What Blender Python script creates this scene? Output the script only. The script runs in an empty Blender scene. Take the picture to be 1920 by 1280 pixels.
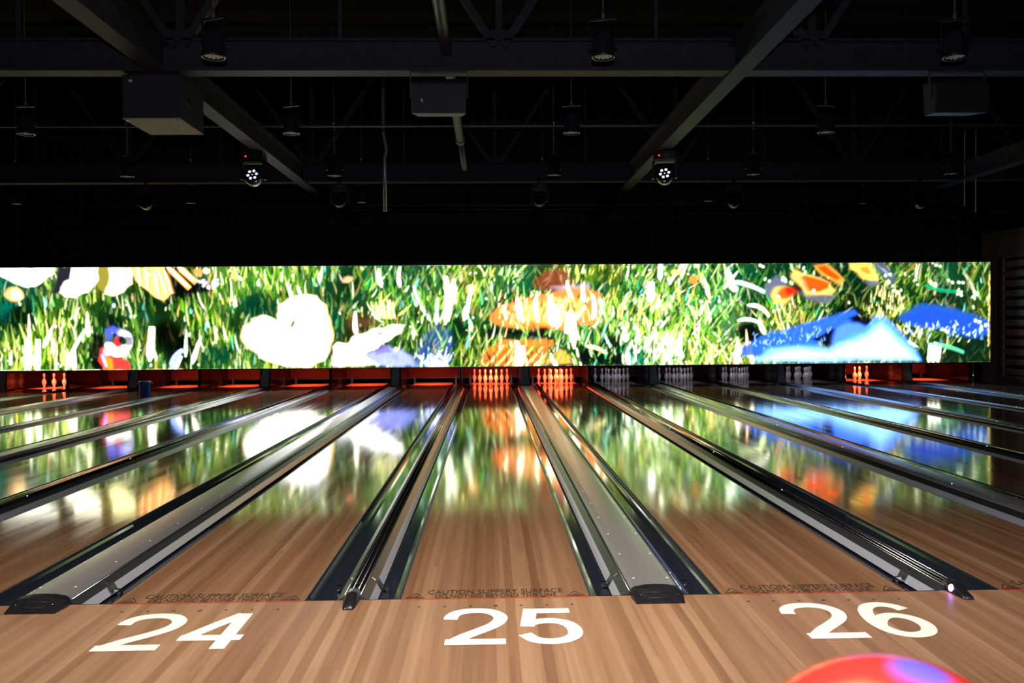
import bpy, bmesh, math, random
import numpy as np
from mathutils import Vector, Matrix
R = math.radians
col = bpy.context.scene.collection
sc = bpy.context.scene

# ------------------------------------------------------------------ helpers
class MB:
    """collects simple shapes, build() links them as one mesh object"""
    def __init__(s): s.v = []; s.f = []; s.mi = []; s.sm = []
    def add(s, vs, fs, mi=0, smooth=False):
        b = len(s.v); s.v += [tuple(p) for p in vs]
        for f in fs:
            s.f.append([b + i for i in f]); s.mi.append(mi); s.sm.append(smooth)
        return s
    def box(s, x0, x1, y0, y1, z0, z1, mi=0):
        v = [(x, y, z) for x in (x0, x1) for y in (y0, y1) for z in (z0, z1)]
        f = [(0, 1, 3, 2), (4, 6, 7, 5), (0, 4, 5, 1), (2, 3, 7, 6), (0, 2, 6, 4), (1, 5, 7, 3)]
        return s.add(v, f, mi)
    def hexa(s, v, mi=0):
        f = [(0, 1, 3, 2), (4, 6, 7, 5), (0, 4, 5, 1), (2, 3, 7, 6), (0, 2, 6, 4), (1, 5, 7, 3)]
        return s.add(v, f, mi)
    def bar(s, a, b, w, h=None, mi=0):
        """rectangular bar from a to b"""
        h = h or w; a = Vector(a); b = Vector(b); d = (b - a).normalized()
        up = Vector((0, 1, 0)) if abs(d.y) < .9 else Vector((0, 0, 1))
        r = d.cross(up).normalized(); u = r.cross(d)
        v = []
        for p in (a, b):
            for i in (-1, 1):
                for j in (-1, 1): v.append(p + r * i * w / 2 + u * j * h / 2)
        return s.hexa(v, mi)
    def tube(s, pts, r, n=10, mi=0, caps=True):
        pts = [Vector(p) for p in pts]; rings = []
        for i, p in enumerate(pts):
            d = (pts[min(i + 1, len(pts) - 1)] - pts[max(i - 1, 0)]).normalized()
            up = Vector((0, 0, 1)) if abs(d.z) < .9 else Vector((1, 0, 0))
            a = d.cross(up).normalized(); b = a.cross(d)
            rr = r[i] if isinstance(r, (list, tuple)) else r
            rings.append([p + (a * math.cos(t) + b * math.sin(t)) * rr for t in [2 * math.pi * k / n for k in range(n)]])
        vs = [q for g in rings for q in g]; fs = []
        for i in range(len(rings) - 1):
            for k in range(n): fs.append((i * n + k, i * n + (k + 1) % n, (i + 1) * n + (k + 1) % n, (i + 1) * n + k))
        s.add(vs, fs, mi, True)
        if caps:
            s.add(rings[0], [tuple(range(n))][::1], mi); s.add(rings[-1], [tuple(range(n - 1, -1, -1))], mi)
        return s
    def lathe(s, prof, n=24, o=(0, 0, 0), mi=None, M=None, smooth=True):
        """prof: (r, z) list (optionally (r, z, matindex of the band above))"""
        vs = []; fs = []; ms = []
        for p in prof:
            for k in range(n):
                t = 2 * math.pi * k / n
                q = Vector((p[0] * math.cos(t), p[0] * math.sin(t), p[1]))
                if M is not None: q = M @ q
                vs.append(q + Vector(o))
        for i in range(len(prof) - 1):
            for k in range(n):
                s_ = (i * n + k, i * n + (k + 1) % n, (i + 1) * n + (k + 1) % n, (i + 1) * n + k)
                fs.append(s_); ms.append(prof[i][2] if len(prof[i]) > 2 else (mi or 0))
        b = len(s.v); s.v += [tuple(p) for p in vs]
        for f, m in zip(fs, ms): s.f.append([b + i for i in f]); s.mi.append(m); s.sm.append(smooth)
        return s
    def sweep(s, prof, y0, y1, mi=0, closed=True, smooth=False, yl=None):
        """profile of (x, z) points swept along Y"""
        ys = yl or [y0, y1]; n = len(prof)
        vs = [(x, y, z) for y in ys for x, z in prof]; fs = []
        for j in range(len(ys) - 1):
            for k in range(n if closed else n - 1):
                fs.append((j * n + k, j * n + (k + 1) % n, (j + 1) * n + (k + 1) % n, (j + 1) * n + k))
        s.add(vs, fs, mi, smooth)
        if closed:
            s.add([(x, ys[0], z) for x, z in prof], [tuple(range(n - 1, -1, -1))], mi)
            s.add([(x, ys[-1], z) for x, z in prof], [tuple(range(n))], mi)
        return s
    def build(s, name, mats, parent=None, loc=None, rot=None):
        me = bpy.data.meshes.new(name); me.from_pydata(s.v, [], s.f)
        if not isinstance(mats, (list, tuple)): mats = [mats]
        for m in mats: me.materials.append(m)
        for p, mi, sm in zip(me.polygons, s.mi, s.sm): p.material_index = mi; p.use_smooth = sm
        bm = bmesh.new(); bm.from_mesh(me); bmesh.ops.remove_doubles(bm, verts=bm.verts, dist=1e-5)
        bmesh.ops.recalc_face_normals(bm, faces=bm.faces); bm.to_mesh(me); bm.free()
        o = bpy.data.objects.new(name, me); col.objects.link(o)
        if parent is not None: o.parent = parent
        if loc: o.location = loc
        if rot: o.rotation_euler = rot
        return o

def tag(o, label=None, cat=None, group=None, kind=None):
    if label: o['label'] = label
    if cat: o['category'] = cat
    if group: o['group'] = group
    if kind: o['kind'] = kind
    return o
def empty(name, loc=(0, 0, 0), rz=0):
    o = bpy.data.objects.new(name, None); col.objects.link(o); o.location = loc; o.rotation_euler = (0, 0, rz)
    o.empty_display_size = .1
    return o
def copy_tree(o, parent=None):
    c = o.copy(); col.objects.link(c)
    if parent is not None: c.parent = parent
    for ch in list(o.children): copy_tree(ch, c)
    return c

def mat(name, base=(.5, .5, .5), rough=.5, metal=0., ior=1.5, emit=None, es=0., coat=0., crough=.03, spec=None):
    m = bpy.data.materials.new(name); m.use_nodes = True
    b = m.node_tree.nodes['Principled BSDF']
    b.inputs['Base Color'].default_value = (*base, 1); b.inputs['Roughness'].default_value = rough
    b.inputs['Metallic'].default_value = metal; b.inputs['IOR'].default_value = ior
    b.inputs['Coat Weight'].default_value = coat; b.inputs['Coat Roughness'].default_value = crough
    if spec is not None: b.inputs['Specular IOR Level'].default_value = spec
    if emit: b.inputs['Emission Color'].default_value = (*emit, 1); b.inputs['Emission Strength'].default_value = es
    return m
def NT(m): return m.node_tree.nodes, m.node_tree.links, m.node_tree.nodes['Principled BSDF']
def nd(N, t, **kw):
    n = N.new(t)
    for k, v in kw.items():
        if k in n.inputs.keys(): n.inputs[k].default_value = v
        else: setattr(n, k, v)
    return n
def math_(N, L, op, a, b=None, c=None):
    n = N.new('ShaderNodeMath'); n.operation = op
    for i, v in enumerate((a, b, c)):
        if v is None: continue
        if isinstance(v, (int, float)): n.inputs[i].default_value = v
        else: L.new(v, n.inputs[i])
    return n.outputs[0]

def wood(name, tones, rough, board=.0277, gloss=False, grime=.0):
    """laminated boards running along Y, each board of its own tone, with fine grain"""
    m = mat(name, rough=rough); N, L, B = NT(m)
    tc = nd(N, 'ShaderNodeTexCoord'); geo = nd(N, 'ShaderNodeNewGeometry')
    sx = nd(N, 'ShaderNodeSeparateXYZ'); L.new(geo.outputs['Position'], sx.inputs[0])
    bx = math_(N, L, 'FLOOR', math_(N, L, 'DIVIDE', sx.outputs['X'], board))
    # joints: every board is cut at lengths of its own
    w1 = nd(N, 'ShaderNodeTexWhiteNoise', noise_dimensions='1D'); L.new(bx, w1.inputs['W'])
    off = math_(N, L, 'MULTIPLY', w1.outputs['Value'], 3.1)
    by = math_(N, L, 'FLOOR', math_(N, L, 'DIVIDE', math_(N, L, 'ADD', sx.outputs['Y'], off), 1.9))
    cv = nd(N, 'ShaderNodeCombineXYZ'); L.new(bx, cv.inputs[0]); L.new(by, cv.inputs[1])
    w2 = nd(N, 'ShaderNodeTexWhiteNoise', noise_dimensions='2D'); L.new(cv.outputs[0], w2.inputs['Vector'])
    # wider strips of like tone
    bw = math_(N, L, 'FLOOR', math_(N, L, 'DIVIDE', sx.outputs['X'], board * 1.9))
    w3 = nd(N, 'ShaderNodeTexWhiteNoise', noise_dimensions='1D'); L.new(bw, w3.inputs['W'])
    mp = nd(N, 'ShaderNodeMapping'); mp.inputs['Scale'].default_value = (60, 2.2, 1)
    L.new(geo.outputs['Position'], mp.inputs[0])
    g = nd(N, 'ShaderNodeTexNoise', Scale=1., Detail=4., Roughness=.55, Distortion=.2); L.new(mp.outputs[0], g.inputs['Vector'])
    v = math_(N, L, 'ADD', math_(N, L, 'MULTIPLY', w2.outputs['Value'], .30), math_(N, L, 'MULTIPLY', w3.outputs['Value'], .66))
    v = math_(N, L, 'ADD', v, math_(N, L, 'MULTIPLY', math_(N, L, 'SUBTRACT', g.outputs['Fac'], .5), .5))
    v = math_(N, L, 'ADD', v, .02)
    cr = nd(N, 'ShaderNodeValToRGB'); e = cr.color_ramp.elements
    e[0].position = 0; e[0].color = (*tones[0], 1); e[1].position = 1; e[1].color = (*tones[2], 1)
    k = e.new(.5); k.color = (*tones[1], 1)
    L.new(v, cr.inputs[0])
    L.new(cr.outputs[0], B.inputs['Base Color'])
    if gloss:
        # oil film: long soft streaks along the lane change the gloss slightly; panel seams every 3.66 m
        mp2 = nd(N, 'ShaderNodeMapping'); mp2.inputs['Scale'].default_value = (9, .35, 1)
        L.new(geo.outputs['Position'], mp2.inputs[0])
        n2 = nd(N, 'ShaderNodeTexNoise', Scale=1., Detail=3.); L.new(mp2.outputs[0], n2.inputs['Vector'])
        rr = nd(N, 'ShaderNodeMapRange'); rr.inputs['From Min'].default_value = .3; rr.inputs['From Max'].default_value = .7
        rr.inputs['To Min'].default_value = rough * .7; rr.inputs['To Max'].default_value = rough * 1.35
        L.new(n2.outputs['Fac'], rr.inputs[0]); L.new(rr.outputs[0], B.inputs['Roughness'])
        seam = math_(N, L, 'LESS_THAN', math_(N, L, 'ABSOLUTE', math_(N, L, 'SUBTRACT', math_(N, L, 'FLOORED_MODULO', math_(N, L, 'ADD', sx.outputs['Y'], .16), 3.66), 3.62)), .006)
        mx = nd(N, 'ShaderNodeMix', data_type='RGBA'); L.new(seam, mx.inputs['Factor']); L.new(cr.outputs[0], mx.inputs['A'])
        mx.inputs['B'].default_value = (.06, .03, .015, 1); L.new(mx.outputs['Result'], B.inputs['Base Color'])
    return m

def speckle(name, c1, c2, rough, scale=30, metal=0, bump=0., **kw):
    m = mat(name, c1, rough, metal, **kw); N, L, B = NT(m)
    tc = nd(N, 'ShaderNodeTexCoord'); n = nd(N, 'ShaderNodeTexNoise', Scale=scale, Detail=5.)
    L.new(tc.outputs['Object'], n.inputs['Vector'])
    cr = nd(N, 'ShaderNodeValToRGB'); e = cr.color_ramp.elements
    e[0].position = .3; e[0].color = (*c1, 1); e[1].position = .7; e[1].color = (*c2, 1)
    L.new(n.outputs['Fac'], cr.inputs[0]); L.new(cr.outputs[0], B.inputs['Base Color'])
    if bump:
        b = nd(N, 'ShaderNodeBump', Strength=bump, Distance=.01); L.new(n.outputs['Fac'], b.inputs['Height']); L.new(b.outputs[0], B.inputs['Normal'])
    return m

M = {}
M['approach'] = wood('approach_maple', ((.22, .105, .058), (.32, .168, .095), (.43, .25, .15)), .42)
M['lane'] = wood('lane_maple', ((.18, .085, .046), (.27, .138, .076), (.37, .21, .125)), .08, gloss=True)
M['deck'] = speckle('pin_deck_laminate', (.42, .36, .30), (.5, .42, .34), .12, 14)
M['gutter'] = speckle('gutter_black', (.012, .016, .026), (.018, .022, .034), .08, 40, ior=1.75)
M['cap'] = speckle('brushed_grey_capping', (.19, .18, .195), (.21, .195, .21), .26, 60, metal=.1, spec=.35)
M['black'] = speckle('black_plastic', (.008, .008, .011), (.014, .014, .018), .32, 50)
M['rubber'] = speckle('black_rubber', (.01, .01, .012), (.018, .018, .02), .6, 60)
M['chrome'] = mat('chrome', (.75, .76, .78), .12, 1.)
M['frame'] = speckle('dark_grey_aluminium', (.05, .055, .06), (.075, .08, .085), .3, 50, metal=.5)
M['strip'] = mat('pale_bumper_plastic', (.42, .42, .52), .28)
M['steel'] = speckle('dark_painted_steel', (.028, .028, .035), (.040, .039, .048), .6, 6, bump=.1, spec=.2)
M['pipe'] = speckle('painted_pipe', (.06, .055, .06), (.08, .075, .08), .45, 8)
M['conduit'] = mat('galvanised_conduit', (.45, .45, .47), .35, .6)
M['ceil'] = mat('black_ceiling_paint', (.008, .008, .009), .9)
M['wall'] = speckle('dark_wall_paint', (.022, .021, .021), (.03, .028, .028), .85, 3)
M['rwall'] = speckle('brown_side_wall_paint', (.10, .075, .07), (.14, .10, .095), .8, 2.5)
M['slat'] = speckle('pale_louvre_slats', (.16, .13, .125), (.21, .17, .165), .6, 8)
M['dark'] = mat('dark_recess', (.006, .006, .007), .9)
M['kick'] = speckle('kickback_panel', (.010, .005, .005), (.016, .008, .008), .18, 10)
M['curtain'] = speckle('pit_curtain', (.040, .008, .009), (.052, .012, .013), .8, 20)
M['strut'] = speckle('grey_painted_strut', (.26, .27, .28), (.32, .33, .34), .5, 10)
M['pin'] = mat('pin_white_lacquer', (.78, .76, .76), .2, coat=.4)
M['pinred'] = mat('pin_red_band', (.55, .01, .015), .25, coat=.4)
M['red'] = mat('foul_line_red', (.45, .045, .02), .4)
M['ink'] = mat('black_lettering', (.025, .016, .012), .5)
M['white'] = mat('projected_numeral_white', (.95, .95, .90), .6)  # white colour standing in for light projected on the floor
M['speaker'] = speckle('speaker_black', (.022, .023, .03), (.032, .033, .042), .5, 40)
M['speaker_under'] = speckle('speaker_beige_base', (.42, .36, .22), (.5, .42, .26), .7, 5)
M['lens'] = speckle('par_lens', (.55, .5, .4), (.75, .7, .6), .15, 120)
M['glass'] = mat('dark_lens_glass', (.01, .01, .012), .05, ior=1.6)
M['lampblack'] = speckle('lamp_housing_black', (.012, .012, .016), (.02, .02, .026), .25, 30)
M['bin'] = speckle('dark_blue_bin', (.02, .05, .24), (.03, .07, .32), .3, 20)
M['stud'] = mat('blue_white_glint_and_lamp', (.6, .7, 1), .3, emit=(.35, .5, 1), es=3.5)  # glow for imitated screw glints, also the control box lamps
M['violet'] = mat('violet_indicator_lamp', (.7, .5, 1), .3, emit=(.55, .28, 1), es=9)
M['ledwhite'] = mat('cool_white_led', (.8, .85, 1), .3, emit=(.62, .7, 1), es=1.3)
M['ledamber'] = mat('amber_led', (1, .8, .3), .3, emit=(1, .75, .25), es=1.6)
M['ledred'] = mat('red_led', (1, .1, .05), .3, emit=(1, .03, .02), es=2.5)
M['smallwhite'] = mat('pale_badge', (.6, .6, .62), .4)
M['rod'] = mat('satin_rod', (.13, .135, .15), .2, 1.)

# ------------------------------------------------------------------ layout (metres; foul line is Y = 0, lane 25 is X = 0)
LW = .527                       # half lane width
WIDE, NARROW = .749, .541       # gaps between lanes
PW, PN = 2 * LW + WIDE, 2 * LW + NARROW
lanes = {25: 0.}
x = 0
for n in range(26, 33): x += PW if n % 2 == 0 else PN; lanes[n] = x
x = 0
for n in range(24, 16, -1): x -= PN if n % 2 == 0 else PW; lanes[n] = x
YE = 19.25                      # end of pin deck
ORD = ['', 'first', 'second', 'third', 'fourth', 'fifth', 'sixth', 'seventh', 'eighth']
def where(n):
    if n in (24, 25, 26): return ('left', 'middle', 'right')[n - 24] + ' numbered lane'
    if n > 26: return '%s lane right of the numbered ones' % ORD[n - 26]
    return '%s lane left of the numbered ones' % ORD[24 - n]

# ---- setting
f = MB().box(-15, 14.2, -7.5, 0, -.14, 0).build('floor', M['approach']); tag(f, kind='structure')
f = MB().box(-15, 14.2, 0, 24.6, -.2, -.12).build('floor', M['dark']); tag(f, kind='structure')
xr = lanes[32] + LW + .2355
f = MB().box(xr + .12, 13.6, 0, 24.6, -.12, .0).build('floor', M['deck']); f.data.materials[0] = speckle('walkway_laminate', (.05, .03, .02), (.08, .045, .03), .1, 10); tag(f, kind='structure')
w = MB().box(-15, 19, 24.5, 24.7, -.2, 8.7).build('wall_back', M['wall']); tag(w, kind='structure')
w = MB().box(-15.2, -15, -7.5, 24.7, -.2, 8.7).build('wall_left', M['wall']); tag(w, kind='structure')
w = MB().box(13.6, 13.8, -7.5, 18.39, -.2, 3.99).build('wall_right', M['rwall']); tag(w, kind='structure')
w = MB().box(-15.2, 19, -7.5, 24.7, 8.7, 8.85).build('ceiling', M['ceil']); tag(w, kind='structure')

# louvre on the right wall
lo = empty('wall_louvre', (13.6, 16, 0)); tag(lo, 'pale slatted louvre panel on the brown right wall beside the video wall', 'louvre panel')
MB().box(-.01, -.001, -2.5, 1.36, .16, 3.24).build('backing', M['dark'], lo)
fr = MB(); fr.box(-.05, 0, 1.36, 1.42, .1, 3.3).box(-.05, 0, -2.5, 1.36, 3.24, 3.3).box(-.05, 0, -2.5, 1.36, .1, .16)
fr.build('frame', M['rwall'], lo)
for i in range(12):
    z = .2 + i * .255
    MB().hexa([(-.015, -2.5, z), (-.015, -2.5, z + .02), (-.015, 1.355, z), (-.015, 1.355, z + .02),
               (-.05, -2.5, z + .13), (-.05, -2.5, z + .155), (-.05, 1.355, z + .13), (-.05, 1.355, z + .155)]).build('slat', M['slat'], lo)

# ------------------------------------------------------------------ lettering
def text_mesh(name, body, x0, x1, y0, y1, z, m, parent, bold=0.):
    cu = bpy.data.curves.new(name, 'FONT'); cu.body = body; cu.size = 1; cu.offset = bold
    ob = bpy.data.objects.new(name, cu); col.objects.link(ob)
    dg = bpy.context.evaluated_depsgraph_get(); me = bpy.data.meshes.new_from_object(ob.evaluated_get(dg))
    bpy.data.objects.remove(ob); bpy.data.curves.remove(cu)
    n = len(me.vertices); co = np.empty(n * 3, np.float32); me.vertices.foreach_get('co', co); co = co.reshape(n, 3)
    lo_, hi = co.min(0), co.max(0)
    co[:, 0] = x0 + (co[:, 0] - lo_[0]) / (hi[0] - lo_[0]) * (x1 - x0)
    co[:, 1] = y0 + (co[:, 1] - lo_[1]) / (hi[1] - lo_[1]) * (y1 - y0); co[:, 2] = z
    me.vertices.foreach_set('co', co.reshape(-1)); me.name = name
    me.materials.clear(); me.materials.append(m)
    for p in me.polygons: p.material_index = 0
    o = bpy.data.objects.new(name, me); col.objects.link(o)
    if parent is not None: o.parent = parent
    return o

# ------------------------------------------------------------------ lanes
def warning_triangle(parent, cx):
    mb = MB(); w, h, t = .054, .096, .007; y0 = .010; z = .0014
    A = [(cx - w, y0), (cx + w, y0), (cx, y0 + h)]; c = (cx, y0 + h * .36); k = .85
    I = [(c[0] + (p[0] - c[0]) * k, c[1] + (p[1] - c[1]) * (k - .06)) for p in A]
    for i in range(3):
        j = (i + 1) % 3
        mb.add([(A[i][0], A[i][1], z), (A[j][0], A[j][1], z), (I[j][0], I[j][1], z), (I[i][0], I[i][1], z)], [(0, 1, 2, 3)])
    def poly(ps): mb.add([(cx + a, y0 + b, z) for a, b in ps], [tuple(range(len(ps)))])
    poly([(-.004, .030), (.004, .046), (.012, .043), (.003, .028)])       # slipping figure
    poly([(.003, .028), (.020, .016), (.024, .019), (.008, .032)])
    poly([(-.022, .022), (-.004, .036), (-.001, .032), (-.018, .018)])
    poly([(-.03, .010), (.03, .010), (.03, .013), (-.03, .013)])
    return mb.build('warning_triangle', M['ink'], parent)

for n, X in lanes.items():
    r = empty('bowling_lane', (X, 0, 0)); tag(r, 'glossy wooden bowling lane, the ' + where(n), 'bowling lane', 'bowling lanes side by side')
    MB().box(-LW, LW, .0, 17.95, -.1, 0).build('lane_surface', M['lane'], r)
    MB().box(-LW, LW, 17.95, YE, -.1, 0).build('pin_deck', M['deck'], r)
    MB().box(-LW, LW, -.012, .0, -.02, .0012).build('foul_line', M['red'], r)
    if n in (24, 25, 26, 27):
        text_mesh('caution_text', 'CAUTION SLIPPERY SURFACE', -.385, .385, .080, .152, .0014, M['ink'], r, .0)
        text_mesh('caution_text', 'DO NOT GO BEYOND THIS LINE', -.34, .345, .010, .070, .0014, M['ink'], r, .0)
        warning_triangle(r, -.452); warning_triangle(r, .452)
        d = MB()
        for xx in (-.27, -.02, .27): MB().lathe([(0, .0018), (.009, .0018), (.010, .0014)], 8, (xx, .009, 0)).build('fixing_screw', M['ink'], r)
    if n in (24, 25, 26):
        g = empty('guide_dots', (X, -.135, 0))
        for k in range(-3, 4): MB().lathe([(0, .0010), (.0075 if k else .011, .0010), (.0085 if k else .012, .0004)], 10, (k * .139, 0, 0)).build('dot', M['ink'], g)
        tag(g, 'row of seven small dark dots above the %s white projected number' % ('left', 'middle', 'right')[n - 24], 'floor markings')

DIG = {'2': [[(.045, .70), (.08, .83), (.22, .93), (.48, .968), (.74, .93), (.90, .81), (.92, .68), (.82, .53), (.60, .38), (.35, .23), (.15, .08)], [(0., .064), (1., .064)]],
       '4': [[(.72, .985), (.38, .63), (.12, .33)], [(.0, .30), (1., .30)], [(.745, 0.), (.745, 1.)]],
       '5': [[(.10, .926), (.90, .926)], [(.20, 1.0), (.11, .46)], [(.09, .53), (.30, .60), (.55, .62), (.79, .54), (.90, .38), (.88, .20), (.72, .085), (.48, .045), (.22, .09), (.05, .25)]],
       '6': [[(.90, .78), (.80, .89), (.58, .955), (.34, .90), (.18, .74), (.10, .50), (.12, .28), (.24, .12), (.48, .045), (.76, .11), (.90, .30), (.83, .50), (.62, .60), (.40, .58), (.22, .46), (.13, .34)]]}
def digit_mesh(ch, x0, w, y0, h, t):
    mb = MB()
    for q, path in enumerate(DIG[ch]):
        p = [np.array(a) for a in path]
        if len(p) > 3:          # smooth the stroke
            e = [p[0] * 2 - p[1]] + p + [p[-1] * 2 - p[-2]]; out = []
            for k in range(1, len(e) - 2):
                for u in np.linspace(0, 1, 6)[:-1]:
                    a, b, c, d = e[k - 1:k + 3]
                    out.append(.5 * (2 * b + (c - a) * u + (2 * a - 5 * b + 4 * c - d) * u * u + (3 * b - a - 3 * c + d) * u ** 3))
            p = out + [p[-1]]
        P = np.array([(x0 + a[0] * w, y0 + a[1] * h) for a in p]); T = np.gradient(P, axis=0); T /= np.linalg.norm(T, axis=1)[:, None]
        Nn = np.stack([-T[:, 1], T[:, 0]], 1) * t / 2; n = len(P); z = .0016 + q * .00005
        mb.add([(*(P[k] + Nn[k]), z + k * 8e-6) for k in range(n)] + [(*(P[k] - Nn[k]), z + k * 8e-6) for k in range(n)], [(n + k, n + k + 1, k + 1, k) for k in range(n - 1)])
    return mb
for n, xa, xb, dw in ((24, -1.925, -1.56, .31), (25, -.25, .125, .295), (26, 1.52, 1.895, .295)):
    t = empty('projected_number', (xa, -.70, 0)); tag(t, 'bright white projected number %d on the approach, %s of the three' % (n, ('left', 'middle', 'right')[n - 24]), 'floor number')
    for ch, dx in zip(str(n), (0, xb - xa)): digit_mesh(ch, dx, dw, 0, .50, .074).build('digit', M['white'], t)  # projected light numerals, laid as white digits

# ------------------------------------------------------------------ gutters, dividers, bumpers
def gutter_profile(s):          # from the lane edge (0) outwards to the divider (s * .2355)
    pts = [(0, -.001), (.005, -.005), (.009, -.018), (.017, -.036), (.029, -.052), (.045, -.062), (.066, -.0685),
           (.172, -.070), (.191, -.065), (.207, -.053), (.219, -.036), (.229, -.016), (.2355, -.004)]
    return [(s * a, b) for a, b in pts]
def make_gutter(n, s):
    X = lanes[n] + s * LW
    r = empty('lane_gutter', (X, 0, 0))
    tag(r, 'dark gutter at the %s edge of the %s' % ('right' if s > 0 else 'left', where(n)), 'gutter', 'gutter channels beside the lanes')
    p = gutter_profile(s); q = [(a, b - .012) for a, b in reversed(p)]
    MB().sweep(p + q, .004, 2.05, smooth=False).build('front_channel', M['gutter'], r)
    p2 = [(a, b + .0 if abs(b) < .02 else b - .004) for a, b in p]
    MB().sweep(p2 + [(a, b - .012) for a, b in reversed(p2)], 2.05, YE, smooth=False).build('long_channel', M['gutter'], r)
    MB().box(min(0, s * .2355), max(0, s * .2355), -.004, .004, -.09, .0008).build('front_trim', M['chrome'], r)
    MB().box(-.003 + s * .004, .003 + s * .004, .004, YE, -.01, .001).build('edge_trim', M['frame'], r)
    return r
for n in lanes:
    for s in (-1, 1):
        if (n, s) == (17, -1): continue
        make_gutter(n, s)

def make_bumper(xe, s, who, lane_word):
    """retracted bumper rail; xe divider edge, s = +1 rail lies to the right of the divider"""
    r = empty('bumper_rail', (xe, 0, 0))
    tag(r, 'pale-striped bumper rail, %s edge of the %s' % (lane_word, who), 'bumper rail', 'folded bumper rails in the gutters')
    P = lambda l: [(s * a, b) for a, b in l]
    MB().sweep(P([(.002, .020), (.010, .022), (.054, -.006), (.050, -.010), (.008, -.010)]), .012, 17.4).build('upper_rail', M['frame'], r)
    MB().tube([(s * .0095, .012, .026), (s * .0095, 17.4, .026)], .0035, 6).build('edge_bead', M['chrome'], r)
    st = [(.050, -.010), (.055, -.007), (.081, -.054), (.076, -.057)]
    MB().sweep(P(st), .012, .335).build('bumper_strip', M['strip'], r)
    MB().sweep(P(st), .43, 17.4).build('bumper_strip', M['strip'], r)
    b = MB(); b.sweep(P([(.048, -.010), (.0575, -.003), (.085, -.052), (.078, -.057)]), .335, .43)
    b.build('bracket_plate', M['frame'], r)
    c = MB(); c.box(*sorted((s * .085, s * .125)), .36, .385, -.058, -.03); c.box(*sorted((s * .108, s * .125)), .35, .40, -.066, -.05)
    c.tube([(s * .02, .375, .018), (s * .088, .375, -.045)], .004, 6)
    c.build('hinge_clip', M['chrome'], r)
    return r

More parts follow.
